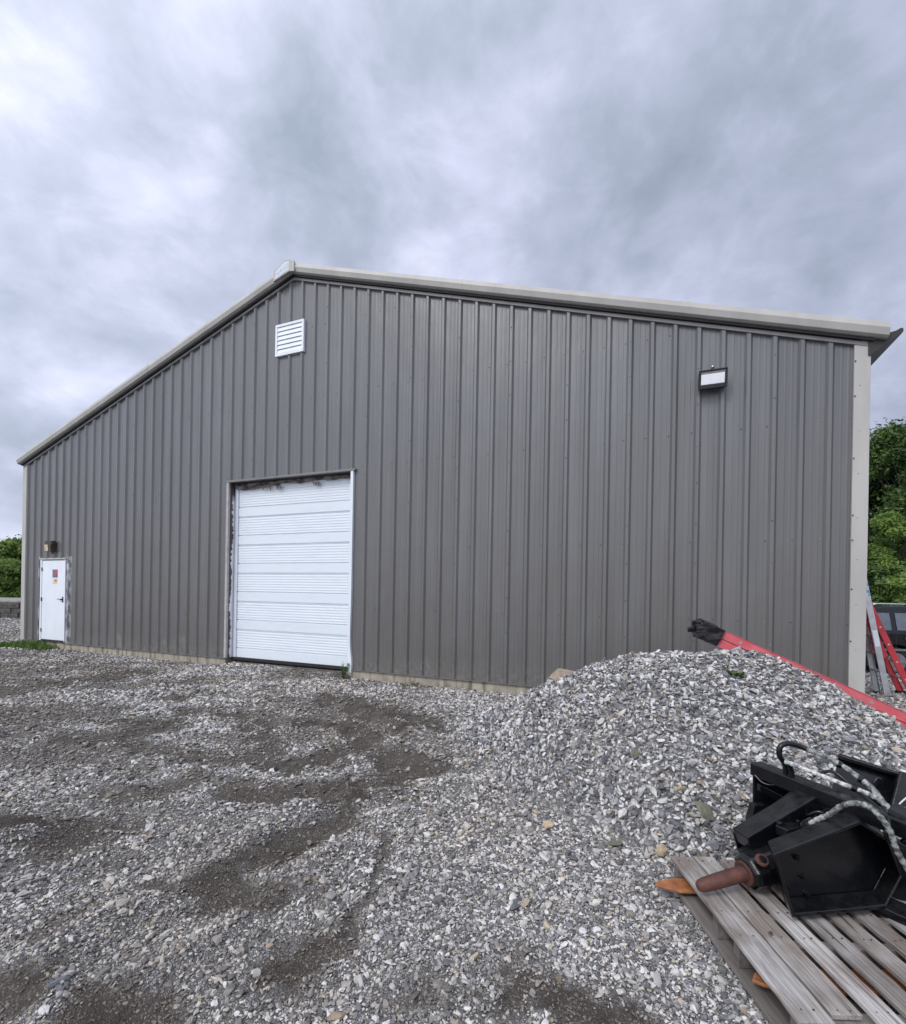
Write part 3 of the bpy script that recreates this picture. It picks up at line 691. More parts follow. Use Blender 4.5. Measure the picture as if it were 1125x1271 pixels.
# leave the door apron only thinly covered
rot=np.stack([rng.normal(0,.35,nS),rng.normal(0,.35,nS),rng.uniform(0,6.28,nS)],1)
scl=size[:,None]*np.stack([rng.uniform(.9,1.35,nS),rng.uniform(.75,1.05,nS),rng.uniform(.7,1.1,nS)],1)
T=tints(nS,P[:,0],P[:,1],.25+.9*(fbm(P[:,0]*.8,P[:,1]*.8,70)-.4)+M_*.6)
dk=np.clip(.03+M_*1.0+.5*(fbm(P[:,0]*2,P[:,1]*2,71)-.5)+rng.normal(0,.12,nS),0,.85)[:,None]
T=np.clip(T*1.08,.13,.68)*(1-dk)*np.array([[1.0,.985,.96]])+np.array([[.135,.119,.102]])*dk
gr=scatter('gravel',np.stack([P[:,0],P[:,1],Z],1),rot,scl,T)
tag(gr,'loose grey crushed stone spread over the yard','gravel',kind='stuff')
print('yard stones',nS)
# pile stones (children of the pile: its surface)
s=.031; xs,ys=np.meshgrid(np.arange(-1.4,5.4,s),np.arange(2.2,7.4,s)); xs=xs.ravel()+rng.uniform(-.5,.5,xs.size)*s*1.3; ys=ys.ravel()+rng.uniform(-.5,.5,ys.size)*s*1.3
xs=np.concatenate([xs,rng.uniform(-1.4,5.4,26000)]);ys=np.concatenate([ys,rng.uniform(2.2,7.4,26000)])
h=pile(xs,ys); k=(h>.03)&~in_wall(xs,ys)&(rng.random(len(xs))<np.clip(h*14,.35,1)); xs,ys,h=xs[k],ys[k],h[k]; n_=len(xs)
size=np.clip(.037*np.exp(rng.normal(0,.36,n_)),.013,.095)*np.where(ys>5.3,1.1,1)
e=.03; gxh=(total(xs+e,ys)-total(xs-e,ys))/(2*e); gyh=(total(xs,ys+e)-total(xs,ys-e))/(2*e)
Z=total(xs,ys)+size*rng.uniform(-.05,.28,n_)
rot=np.stack([np.arctan(gyh)+rng.normal(0,.5,n_),-np.arctan(gxh)+rng.normal(0,.5,n_),rng.uniform(0,6.28,n_)],1)
scl=size[:,None]*np.stack([rng.uniform(.9,1.45,n_),rng.uniform(.7,1.05,n_),rng.uniform(.7,1.1,n_)],1)
warm=.15+1.5*np.clip(fbm(xs*1.1+3,ys*1.1,80)-.52,0,1)+.5*np.clip((xs-3.0)/1.2,0,1)*np.clip(1-(h/.9),0,1)
T=np.clip(tints(n_,xs,ys,warm),.12,.66)*np.array([[1.0,1.0,1.0]])
ps=scatter('stone_surface',np.stack([xs,ys,Z],1),rot,scl,T,po)
ps['kind']='stuff'
print('pile stones',n_)
# ---- single rocks one can point to
tan=stonemat('tan_rock',False,(.60,.49,.33),(.42,.33,.22)); grn=stonemat('green_grey_rock',False,(.20,.20,.14),(.12,.125,.09)); slate=stonemat('slate_rock',False,(.22,.235,.25),(.13,.14,.155)); pale=stonemat('pale_rock',False,(.62,.60,.56),(.45,.43,.40)); brown=stonemat('brown_clod',False,(.30,.24,.19),(.20,.16,.13))
def hit(px,py):
    for Y in np.arange(1.4,14,.01):
        p=at(px,py,Y)
        if p.z<float(total(np.array(p.x),np.array(p.y))): return p
    return gp(px,py)
def rock(px,py,w,d,h,mat,label,seed,rz=0,tilt=(0,0),lift=.3):
    p=hit(px,py); me=stone_mesh('rock',seed,mat,n=22,flat=.9)
    o=bpy.data.objects.new('rock',me); COL.objects.link(o); o.location=(p.x,p.y,p.z+h*lift); o.scale=(w,d/.82,h/.9); o.rotation_euler=(tilt[0],tilt[1],rz); tag(o,label,'rock','single rocks lying on the gravel'); return o
rock(681,1028,.095,.075,.065,tan,'cream coloured rock at the front foot of the gravel pile',1)
rock(821,1060,.085,.075,.085,tan,'tan rock touching the far left corner of the pallet',2)
rock(697,841,.34,.24,.17,stonemat('sandy_rock',False,(.46,.38,.29),(.30,.24,.18)),'large sandy brown rock on the left shoulder of the gravel pile',3,lift=.2)
rock(877,1014,.16,.17,.035,grn,'flat greenish grey slab lying on the lower right slope of the gravel pile',4,rz=.5,tilt=(.75,.1),lift=.9)
rock(764,1049,.13,.07,.03,grn,'flat dark olive stone beside the foot of the pile left of the pallet',5,rz=.2,lift=.4)
rock(790,937,.12,.09,.05,grn,'dark olive flat stone halfway up the gravel pile',6,rz=.7,tilt=(.5,0))
rock(73,1221,.115,.035,.03,slate,'long dark slate splinter lying at the lower left',7,rz=.85,lift=.3)
rock(184,1092,.075,.05,.03,pale,'pale flat oval stone beside a muddy rut on the left',8)
rock(524,975,.06,.05,.045,pale,'small white stone at the edge of the dark mud near the pile foot',9)
rock(843,985,.045,.04,.10,tan,'narrow upright tan stone on the right face of the pile',10,tilt=(.5,.2))
rock(66,830,.16,.12,.07,pale,'small pale stone on the mud near the entry door',12)
rock(218,847,.35,.12,.04,slate,'dark flat debris on the gravel left of the overhead door',13)
rock(207,1161,.075,.03,.03,pale,'pale elongated stone left of the muddy hollow',14,rz=.9)
# ================================================================ plants on the ground
leafg=simple('green_leaf',(.065,.14,.025),(.03,.075,.015),rough=.6,scale=9)
def leafmat(name,c1,c2,sc=1.2):
    m,n,b=nt(name); tc=N(n,'ShaderNodeTexCoord')
    nz=N(n,'ShaderNodeTexNoise'); nz.inputs['Scale'].default_value=sc; nz.inputs['Detail'].default_value=4; n.links.new(tc.outputs['Object'],nz.inputs[0])
    c=ramp(n,nz.outputs[0],[(.35,c2),(.65,c1)]).outputs[0]; n.links.new(c,b.inputs['Base Color']); b.inputs['Roughness'].default_value=.6
    t=n.nodes.new('ShaderNodeBsdfTranslucent'); n.links.new(c,t.inputs[0]); mx=n.nodes.new('ShaderNodeMixShader'); mx.inputs[0].default_value=.35
    n.links.new(b.outputs[0],mx.inputs[1]); n.links.new(t.outputs[0],mx.inputs[2]); o=[q for q in n.nodes if q.type=='OUTPUT_MATERIAL'][0]; n.links.new(mx.outputs[0],o.inputs[0])
    return m
grassm=leafmat('grass_blades',(.13,.22,.045),(.06,.12,.025),6)
mb=MB()
gc=BW(.75,-.35,-.12)
for i in range(1500):
    t=random.uniform(-1,1); u=.62+t*.95; yv=-.30+random.gauss(0,.16)-(.15 if u<.4 else 0)
    p=BW(u,min(yv,-.03),0); p.z=float(ground(np.array(p.x),np.array(p.y)))-.01
    h=random.uniform(.08,.26)*(1-.5*abs(t)); a=random.uniform(0,6.28); ln=Vector((math.cos(a),math.sin(a),0))*h*random.uniform(.2,.8); wd=Vector((-math.sin(a),math.cos(a),0))*.010
    mb.add([p-wd,p+wd,p+ln*.5+Vector((0,0,h*.7))+wd*.7,p+ln+Vector((0,0,h))],[(0,1,2,3)])
g=mb.build('grass',grassm); tag(g,'patch of green grass in front of the white entry door','grass',kind='stuff')
def weed(base,h,r,n,label,leaf=.05):
    mb=MB(); ml=MB(); b=Vector(base)
    e=empty('weed_plant',b); tag(e,label,'weed')
    for i in range(n):
        a=random.uniform(0,6.28); hh_=h*random.uniform(.4,1); tip=Vector((math.cos(a)*r*random.uniform(.2,1),math.sin(a)*r*random.uniform(.2,1),hh_))
        mb.tube([(0,0,-.02),tip*.5+Vector((0,0,hh_*.1)),tip],.003,4)
        for k in range(7):
            q=tip*random.uniform(.35,1.0); b2=random.uniform(0,6.28); d=Vector((math.cos(b2),math.sin(b2),random.uniform(-.3,.5)))*leaf; s_=Vector((-math.sin(b2),math.cos(b2),0))*leaf*.35
            ml.add([q,q+d*.5+s_,q+d,q+d*.5-s_],[(0,1,2,3)])
    mb.build('stem',leafg,e); ml.build('leaves',grassm,e)
p=BW(10.45,-.12,-.12); p.z=float(ground(np.array(p.x),np.array(p.y))); weed(p,.34,.13,12,'small green weed at the right foot of the overhead door')
p=BW(11.95,-.10,-.12); p.z=float(ground(np.array(p.x),np.array(p.y))); weed(p,.10,.14,8,'tiny weed along the stained foundation right of the overhead door',.03)
p=hit(912,839); weed(p,.05,.12,16,'low tuft of green moss and weed on top of the gravel pile',.035)
# ================================================================ LADDERS
def ladder(e,A,D,S,width,L,rail_mat,rung_mat,depth=.08,n0=.25,fl=.03,rung=.016,flat=False,first=.25,raillen=None,off=0.,label=None):
    """two C rails from A along D, S the rung axis; returns nothing"""
    D=D.normalized(); S=(S-D*S.dot(D)).normalized(); Nn=D.cross(S)
    A=A+Nn*off
    for sg in (-1,1):
        c=A+S*sg*width/2; i=-sg; t=.005
        sec=[(0,-depth/2),(0,depth/2),(i*fl,depth/2),(i*fl,depth/2-t),(i*t,depth/2-t),(i*t,-depth/2+t),(i*fl,-depth/2+t),(i*fl,-depth/2)]
        mb=MB(); mb.prism([c+S*a+Nn*b for a,b in sec],D*L); mb.build('rail',rail_mat,e)
    k=first
    while k<L-.1:
        mb=MB(); a=A+D*k
        if flat: mb.beam(a-S*(width/2-.006),a+S*(width/2-.006),.075,.022,up=(0,0,1))
        else: mb.tube([a-S*(width/2+.002),a+S*(width/2+.002)],rung,8)
        mb.build('rung',rung_mat,e); k+=.305
sd=Vector((math.sin(YAW),math.cos(YAW),0)); out=Vector((math.cos(YAW),-math.sin(YAW),0))
def lean(name,foot,setback,Ht,label,**k):
    foot=Vector(foot); e=empty(name,foot); tag(e,label,'ladder','ladders around the right corner of the building')
    D=Vector((-out.x*setback,-out.y*setback,Ht)); L=D.length
    return e,D,L
# aluminium step ladder leaning against the right side wall
f1=gp(1103,866); f2=f1+sd*.42; mid=(f1+f2)/2
e,D,L=lean('step_ladder',mid,.43,2.4,'silver aluminium step ladder with flat steps standing beside the right corner of the building')
ladder(e,Vector((0,0,.0)),D,sd,.42,L,alu,alu,depth=.085,flat=True,first=.42)
for s_ in (-1,1):
    mb=MB(); mb.box((-.05,-.05,-.0),(.05,.05,.035)); o=mb.build('foot',rubber,e); o.location=sd*s_*.21+Vector((0,0,-.005)); o.rotation_euler=(0,0,-YAW)
mb=MB(); c=D.normalized()*2.12-sd*.215-D.cross(sd).normalized()*0; mb.beam(D.normalized()*1.70-sd*.2155,D.normalized()*1.98-sd*.2155,.003,.075,up=tuple(D.cross(sd).normalized())); mb.build('label_sticker',simple('blue_white_sticker',(.10,.30,.62),(.75,.77,.8),scale=14,lo=.45,hi=.55),e)
mb=MB(); mb.beam(D.normalized()*.85-sd*.2155,D.normalized()*1.12-sd*.2155,.003,.07,up=tuple(D.cross(sd).normalized())); mb.build('label_sticker',white,e)
for s_ in (-1,1):
    mb=MB(); mb.beam(D+sd*s_*.19,Vector((-out.x*1.05,-out.y*1.05,.02))+sd*s_*.24,.05,.03); mb.build('rear_rail',alu,e)
mb=MB(); mb.beam(D-sd*.23,D+sd*.23,.14,.05); mb.build('top_cap',alu,e,bevel=.01)
# red extension ladder leaning
f1=gp(1135,868); f2=f1+sd*.46; mid=(f1+f2)/2
e,D,L=lean('extension_ladder',mid,1.56,3.9,'red fibreglass extension ladder leaning up against the right side of the building')
ladder(e,Vector((0,0,.03)),D,sd,.46,3.0,red,alu,depth=.085,first=.3)
Dn=D.normalized(); ladder(e,Dn*.75,D,sd,.40,L-.85,red,alu,depth=.075,off=.09,first=.25)
for s_ in (-1,1):
    mb=MB(); mb.box((-.06,-.04,0),(.06,.04,.06)); o=mb.build('foot',rubber,e); o.location=sd*s_*.23; o.rotation_euler=(0,0,-YAW)
# red ladder lying over the back of the pile
A=at(872,788,5.02); B=at(1160,921,4.42); D=(A-B).normalized(); 
foot=B-D*(1.0); e=empty('extension_ladder',foot); tag(e,'faded red fibreglass extension ladder with black end caps lying across the gravel pile','ladder','ladders around the right corner of the building')
S=Vector((.25,1,.10)); S=(S-D*S.dot(D)).normalized(); Nn=D.cross(S)
if Nn.z<0: S=-S; Nn=D.cross(S)
L=(A-foot).length
near=-1 if S.y>0 else 1
ctr=Vector((0,0,0))-S*near*.21
ladder(e,ctr,D,S,.42,L,redf,alu,depth=.082,off=.0,fl=.03)
ladder(e,ctr+D*.4,D,S,.40,L-.42,redf,alu,depth=.078,off=.088,fl=.03)
crwrap=simple('black_wrap',(.016,.016,.018),(.008,.008,.009),rough=.28)
ctex=bpy.data.textures.new('crumple','CLOUDS'); ctex.noise_scale=.09; ctex.noise_depth=2
def crumple(o,st=.022):
    a=o.modifiers.new('sub','SUBSURF'); a.subdivision_type='SIMPLE'; a.levels=a.render_levels=3
    d=o.modifiers.new('crumple','DISPLACE'); d.texture=ctex; d.strength=st; d.mid_level=.5; d.texture_coords='LOCAL'
for sg in (-1,1):
    for of in (0,.088):
        c=ctr+D*(L-.02)+S*sg*(.21 if of==0 else .20)+Nn*of
        mb=MB(); mb.beam(c-D*.15,c+D*.05,.05,.098,up=tuple(Nn)); mb.beam(c-D*.02+Nn*.02,c+D*.10-Nn*.035,.045,.05,up=tuple(Nn)); 
        mb.tube([c+D*.05-S*.015-Nn*.03,c+D*.05-S*.015+Nn*.03],.03,8)
        o=mb.build('end_cap',crwrap,e); crumple(o)
mb=MB(); c=ctr+D*(L-.05)+Nn*.05; mb.beam(c-S*.19,c+S*.19,.16,.025,up=tuple(Nn)); mb.beam(c-S*.19+Nn*.08-D*.03,c+S*.19+Nn*.06-D*.03,.15,.02,up=tuple(Nn)); mb.tube([c-S*.20,c+S*.20],.03,8); crumple(mb.build('end_brace',crwrap,e))
# ================================================================ PALLET
PZ=.168; PX0,PY0=1.20,1.62
pal=empty('wooden_pallet',(PX0,PY0,.0),R(-1.3)); tag(pal,'weathered grey wooden pallet carrying the black machine attachment at the lower right','pallet')
xb=[(.0,.120),(.130,.236),(.272,.358),(.394,.480),(.520,.606),(.646,.732),(.772,.858),(.898,.985),(1.02,1.12),(1.145,1.235)]
for i,(a,b) in enumerate(xb):
    mb=MB(); n=16; rr=random.Random(i); z0=PZ-.018-rr.uniform(0,.003)
    y0=rr.uniform(-.008,.008)+(.0 if i!=1 else .03); y1=1.03+rr.uniform(-.012,.012)
    vs=[];fs=[]
    for k in range(n+1):
        t=k/n; y=y0+(y1-y0)*t; ja=rr.uniform(-.0028,.0028); w=.006*math.sin(t*3.1+i)*.3
        if k==n: ja=rr.uniform(-.003,.003)
        vs+=[(a+ja,y,z0+w),(b+ja,y+ (rr.uniform(-.012,.012) if k in(0,n) else 0),z0+w),(b+ja,y,z0+.018+w),(a+ja,y,z0+.018+w)]
    for k in range(n):
        for q in range(4): fs.append((4*k+q,4*k+(q+1)%4,4*k+4+(q+1)%4,4*k+4+q))
    fs+=[(0,1,2,3),(4*n,4*n+1,4*n+2,4*n+3)]; mb.add(vs,fs)
    for yy in (.055,.415,.575,.985):   # nail heads
        for dx in (.3,.7): mb.tube([(a+(b-a)*dx+rr.uniform(-.01,.01),yy+rr.uniform(-.01,.01),z0+.0175),(a+(b-a)*dx,yy,z0+.0195)],.0035,6,mi=1)
    mb.build('deck_board',[wood,rust],pal,bevel=.0015)
for y in (.03,.385,.555,.965):
    mb=MB(); mb.box((.012,y,.05),(1.24,y+.042,PZ-.0215)); mb.build('stringer',woodd,pal,bevel=.003)
for a,b in ((-.005,.13),(.35,.45),(.62,.72),(.9,1.0),(1.13,1.235)):
    mb=MB(); mb.box((a,-.01,.026),(b,1.04,.0485)); mb.build('bottom_board',woodd,pal,bevel=.003)
# ---- fork tines through the pallet
fk=empty('pallet_forks',(2.55,2.1,.0)); tag(fk,'pair of orange worn steel fork tines pushed through the wooden pallet','forks')
def tine(x0,y0,z0,wd=.115):
    mb=MB(); T=Vector((2.55,2.1,0))
    out_=[(x0,y0+.02),(x0+.03,y0+.0),(x0+.12,y0-.035-(wd-.115)/2),(2.6,y0-.03-(wd-.115)/2),(2.6,y0+.085),(x0+.12,y0+.08),(x0+.03,y0+.055)]
    mb.prism([Vector((x,y,z0+(.0 if x>x0+.2 else .008)))-T for x,y in out_],[Vector((0,0,.030 if x>x0+.2 else .014)) for x,y in out_])
    mb.box((2.60-T.x,y0-.03-T.y,z0),(2.64-T.x,y0+.085-T.y,z0+.55)); return mb.build('fork_tine',orange,fk,bevel=.004)
p=at(812,1098,2.53); tine(p.x,2.50,p.z-.015); p=at(930,1219,1.88); tine(p.x+.012,1.86,p.z-.012)
mb=MB(); mb.box((.09,-.5,.10),(.13,.6,.18)); mb.box((.09,-.5,.42),(.13,.6,.50)); mb.build('carriage',bpaint,fk,bevel=.004)
# ================================================================ HYDRAULIC BREAKER ATTACHMENT
BT=Vector((1.9,2.35,PZ)); br=empty('hydraulic_breaker',BT); tag(br,'black hydraulic breaker attachment with a rusty round chisel resting on the wooden pallet','machine attachment')
def bb(mb,name,mat,bevel=.004,smooth=False,par=None): return world_child(mb,BT).build(name,mat,par or br,smooth=smooth,bevel=bevel)
def plate(pts,off,name='plate',mat=bpaint,bevel=.003): mb=MB(); mb.prism(pts,off); return bb(mb,name,mat,bevel)
# near side plate, recessed behind its rims
Yn=2.12
front=[(961,1060,Yn),(1068,1019,Yn+.06),(1104,1042,Yn+.08),(1121,1088,Yn+.09),(1100,1129,Yn+.05),(984,1140,Yn-.005)]
FP=[at(*q) for q in front]; dv=Vector((.042,.11,0))
cen=sum(FP,Vector())/6
inner=[p+(cen-p)*.04+dv for p in FP]
sp=plate(inner,Vector((0,.012,0)),'side_plate')
for i,nm in ((0,'top_rim'),(1,'top_rim'),(2,'rear_rim'),(3,'rear_rim'),(4,'bottom_rim'),(5,'front_rim')):
    a,b=FP[i],FP[(i+1)%6]; ins=(cen-(a+b)/2); ins.y=0; d=(b-a).normalized(); nin=(ins-d*ins.dot(d)).normalized()
    if i in (2,3): mbx=MB(); t=.012
    t={0:.016,1:.014,2:.012,3:.012,4:.022,5:.016}[i]
    w_={0:.118,1:.116,2:.116,3:.116,4:.118,5:.118}[i]
    dd=dv.normalized()*w_
    mb=MB(); mb.prism([a,b,b+dd,a+dd],nin*t); bb(mb,nm,bpaint,.005)
# bolts on the near plate
for q in ((989,1064),(996,1087),(976,1098),(1000,1108)):
    c=at(q[0],q[1],Yn+.125)-Vector((0,.0,0)); mb=MB(); mb.tube([c+Vector((0,.0,0)),c-Vector((0,.016,0))],.014,6); mb.tube([c-Vector((0,.016,0)),c-Vector((0,.024,0))],.008,8); bb(mb,'bolt',bpaint,.001)
# far side plate with lit top rim
Yf=2.44
far=[(918,1040,Yf-.02),(1004,980,Yf+.06),(1060,1000,Yf+.06),(1075,1050,Yf+.06),(1060,1090,Yf),(930,1085,Yf-.03)]
FF=[at(*q) for q in far]; cf=sum(FF,Vector())/6
plate([p+Vector((0,.05,0)) for p in FF],Vector((0,.012,0)),'side_plate')
a=at(922,1043,Yf-.03); b=at(1014,988,Yf+.04)
mb=MB(); mb.beam(a,b,.105,.085,up=(0,0,1)); bb(mb,'upper_arm',bpaint,.006)
plate([at(919,1058,Yf-.05),at(952,1044,Yf-.03),at(952,1075,Yf-.03),at(925,1078,Yf-.05)],Vector((0,.03,0)),'arm_gusset')
# main cross tube
a=at(938,953,2.80); b=at(1150,1038,2.02)
mb=MB(); mb.beam(a,b,.085,.075); bb(mb,'cross_tube',bpaint,.008)
mb=MB(); mb.tube([at(1108,1008,2.16),at(1180,1042,1.98)],.045,14); bb(mb,'cross_tube',bpaint,.004)
# dark plates hanging below the far end of the tube
plate([at(936,962,2.82),at(1002,990,2.72),at(1000,1050,2.72),at(936,1040,2.82)],Vector((0,.014,0)),'rear_plate')
plate([at(940,972,2.76),at(985,995,2.70),at(985,1003,2.70),at(940,980,2.76)],Vector((0,-.03,0)),'rear_rim')
plate([at(937,1000,2.7),at(952,1000,2.7),at(955,1035,2.68),at(938,1042,2.68),at(932,1020,2.7)],Vector((.0,.05,0)),'lug')
# housing of the hammer and chisel
ax0=Vector((1.445,2.335,.262)); ax1=Vector((1.80,2.40,.335)); dx=(ax1-ax0).normalized()
def oct_(c,r,k=8): 
    u=dx.cross(Vector((0,0,1))).normalized(); w_=u.cross(dx); return [c+(u*math.cos(math.pi/8+i*math.pi/4)+w_*math.sin(math.pi/8+i*math.pi/4))*r for i in range(k)]
mb=MB(); rs=[(-.0,.068),(.018,.085),(.17,.096),(.36,.096)]
rings=[oct_(ax0+dx*t,r) for t,r in rs]; vs=sum(rings,[]); fs=[tuple(range(8))[::-1],tuple(range(24,32))]
for i in range(3):
    for k in range(8): fs.append((8*i+k,8*i+(k+1)%8,8*i+8+(k+1)%8,8*i+8+k))
mb.add(vs,fs); bb(mb,'hammer_housing',bpaint,.008)
mb=MB(); mb.tube([ax0-dx*.012,ax0+dx*.01],.056,20); bb(mb,'chisel_bushing',rust,.002)
# oval retaining pin hole on the upper flank
c=at(946,1068,2.262); mb=MB(); nrm=(Vector((.0,-.62,.78))).normalized(); mb.tube([c,c+nrm*.010],[.030,.026],16); o=bb(mb,'pin_recess',rust,.0)
mb=MB(); mb.tube([c+nrm*.0105,c+nrm*.014],[.019,.017],14); bb(mb,'retaining_pin',bpaint,.001)
mb=MB(); tp=at(866,1101,2.29); prof=[(0,.011),(.004,.020),(.014,.027),(.045,.032),(.12,.0345),(.28,.036)]
ddx=(ax0-tp).normalized(); mb.tube([tp+ddx*t for t,_ in prof]+[ax0+dx*.05],[r for _,r in prof]+[.037],20); bb(mb,'chisel',rust,0,True)
# bottom beam at right and back plates
mb=MB(); mb.beam(at(1068,1110,2.30),at(1175,1160,2.05),.13,.045); bb(mb,'base_beam',bpaint,.005)
plate([at(1098,1046,2.3),at(1175,1070,2.2),at(1180,1130,2.2),at(1112,1116,2.3)],Vector((0,.03,0)),'rear_box_plate')
mb=MB(); mb.beam(at(1100,1040,2.12),at(1170,1068,2.02),.05,.02); bb(mb,'rear_strap',bpaint,.003)
mb=MB(); mb.beam(at(1113,1030,2.1),at(1165,1012,2.2),.04,.05); bb(mb,'rear_strap',bpaint,.003)
# mounting plate at the upper right, behind the tube
Ym=2.72
mp_=[at(1041,938,Ym),at(1117,962,Ym-.05),at(1102,1012,Ym-.13),at(1032,982,Ym-.10)]
plate(mp_,Vector((.02,.018,.01)),'mounting_plate',bevel=.004)
plate([at(1040,936,Ym-.004),at(1118,960,Ym-.054),at(1118,964,Ym-.054),at(1040,940,Ym-.004)],Vector((-.006,-.045,.0)),'plate_lip',bevel=.002)
plate([at(1116,960,Ym-.06),at(1119,961,Ym-.06),at(1105,1013,Ym-.14),at(1101,1012,Ym-.14)],Vector((-.0,-.07,0)),'plate_lip',bevel=.002)
plate([at(1119,958,Ym-.12),at(1180,972,Ym-.18),at(1180,1040,Ym-.3),at(1104,1015,Ym-.2)],Vector((.0,.016,0)),'mounting_plate',bevel=.004)
mb=MB(); mb.tube(smooth_path([at(1084,981,2.55),at(1085,972,2.55),at(1090,966,2.55),at(1094,968,2.55)]),.006,8); bb(mb,'hook',bpaint,0,True)
# extra fittings, welds and thin black lines
for (x0,y0,Y0) in ((1012,1043,2.17),(1035,1034,2.18),(1058,1023,2.2)):
    c=at(x0,y0-4,Y0+.05); mb=MB(); mb.tube([c-Vector((0,0,.01)),c+Vector((0,0,.012))],.011,6); bb(mb,'bolt',bpaint,.001)
for a_,b_ in (((930,1040),(1006,996)),):
    mb=MB(); P_=[at(a_[0]+(b_[0]-a_[0])*t/14,a_[1]+(b_[1]-a_[1])*t/14+random.uniform(-1,1)+19,Yf-.03) for t in range(15)]; mb.tube(P_,[.006+random.uniform(0,.003) for _ in P_],6); bb(mb,'weld_bead',bpaint,0)
for i_,pl_ in enumerate(([(985,1004,2.5),(1000,1012,2.42),(1018,1008,2.38),(1040,1022,2.34),(1060,1012,2.3)],[(962,1015,2.52),(972,1030,2.45),(992,1040,2.36),(1012,1030,2.3),(1030,1020,2.28)],[(1098,1003,2.2),(1104,1020,2.1),(1100,1036,2.08),(1112,1046,2.1),(1130,1040,2.1)],[(1010,963,2.5),(1034,958,2.5),(1062,980,2.4),(1092,1004,2.2),(1110,1014,2.15)])):
    mb=MB(); mb.tube(smooth_path([at(*q) for q in pl_]),.0085,8); bb(mb,'control_hose',bpaint,0,True)
for q in ((1042,949,2.5),(1068,967,2.41),(1060,978,2.38)):
    c=at(*q); mb=MB(); mb.tube([c+Vector((-.008,.004,.004)),c+Vector((.008,-.004,-.004))],.0185,10); bb(mb,'hose_clamp',bpaint,.001)
# steel pipes and hoses
mb=MB(); mb.tube(smooth_path([at(976,972,2.60),at(975,950,2.60),at(968,938,2.60),at(969,927,2.60),at(978,923,2.60),at(992,926,2.60),at(1004,931,2.58)]),.014,10); bb(mb,'hydraulic_pipe',bpaint,0,True)
mb=MB(); mb.tube(smooth_path([at(984,975,2.56),at(983,958,2.56),at(979,948,2.56),at(978,944,2.56)]),.013,10); bb(mb,'hydraulic_pipe',bpaint,0,True)
def hose(pts,r,mat,nm='hydraulic_hose'):
    P=smooth_path(pts,8); rr=[r*(1+.12*math.sin(i*1.7)+.08*random.uniform(-1,1)) for i in range(len(P))]
    mb=MB(); mb.tube(P,rr,12); return bb(mb,nm,mat,0,True)
hose([at(1001,930,2.58),at(1020,937,2.55),at(1042,948,2.5),at(1066,965,2.42),at(1084,980,2.35),at(1097,997,2.27),at(1116,1015,2.2)],.0135,hosem)
hose([at(974,945,2.55),at(990,951,2.52),at(1012,960,2.48),at(1040,971,2.42),at(1070,982,2.36),at(1090,992,2.30),at(1106,1006,2.24)],.0115,hosem2)
hose([at(1002,1026,2.30),at(1013,1018,2.28),at(1030,1011,2.26),at(1044,1001,2.2),at(1060,997,2.14),at(1078,1001,2.10),at(1092,1013,2.06),at(1105,1031,2.05),at(1112,1052,2.06),at(1122,1071,2.06),at(1140,1100,2.06)],.0112,hosem)
mb=MB(); mb.tube(smooth_path([at(1002,1026,2.30),at(1004,1024,2.295)]),.020,8); mb.tube([at(999,1028,2.31),at(1006,1023,2.29)],.024,6); bb(mb,'hose_fitting',bpaint,.002)
mb=MB(); mb.tube(smooth_path([at(1111,1009,2.2),at(1118,997,2.2),at(1136,982,2.2)]),.0035,6); bb(mb,'tie_wire',simple('white_wire',(.7,.7,.68)),0,True)
# clamps / small hardware between arms
mb=MB(); mb.box((-.06,-.03,-.02),(.06,.03,.025),M=Matrix.Translation(at(980,1031,2.36))@Matrix.Rotation(.4,4,'Z')); mb.tube([at(968,1030,2.36),at(968,1020,2.36)],.014,8); mb.tube([at(990,1028,2.36),at(991,1018,2.36)],.010,8); bb(mb,'valve_block',bpaint,.004)
mb=MB(); mb.tube(smooth_path([at(937,962,2.74),at(948,972,2.70),at(962,974,2.68),at(972,968,2.66)]),.003,5); bb(mb,'tie_wire',simple('grey_wire',(.18,.17,.15)),0,True)
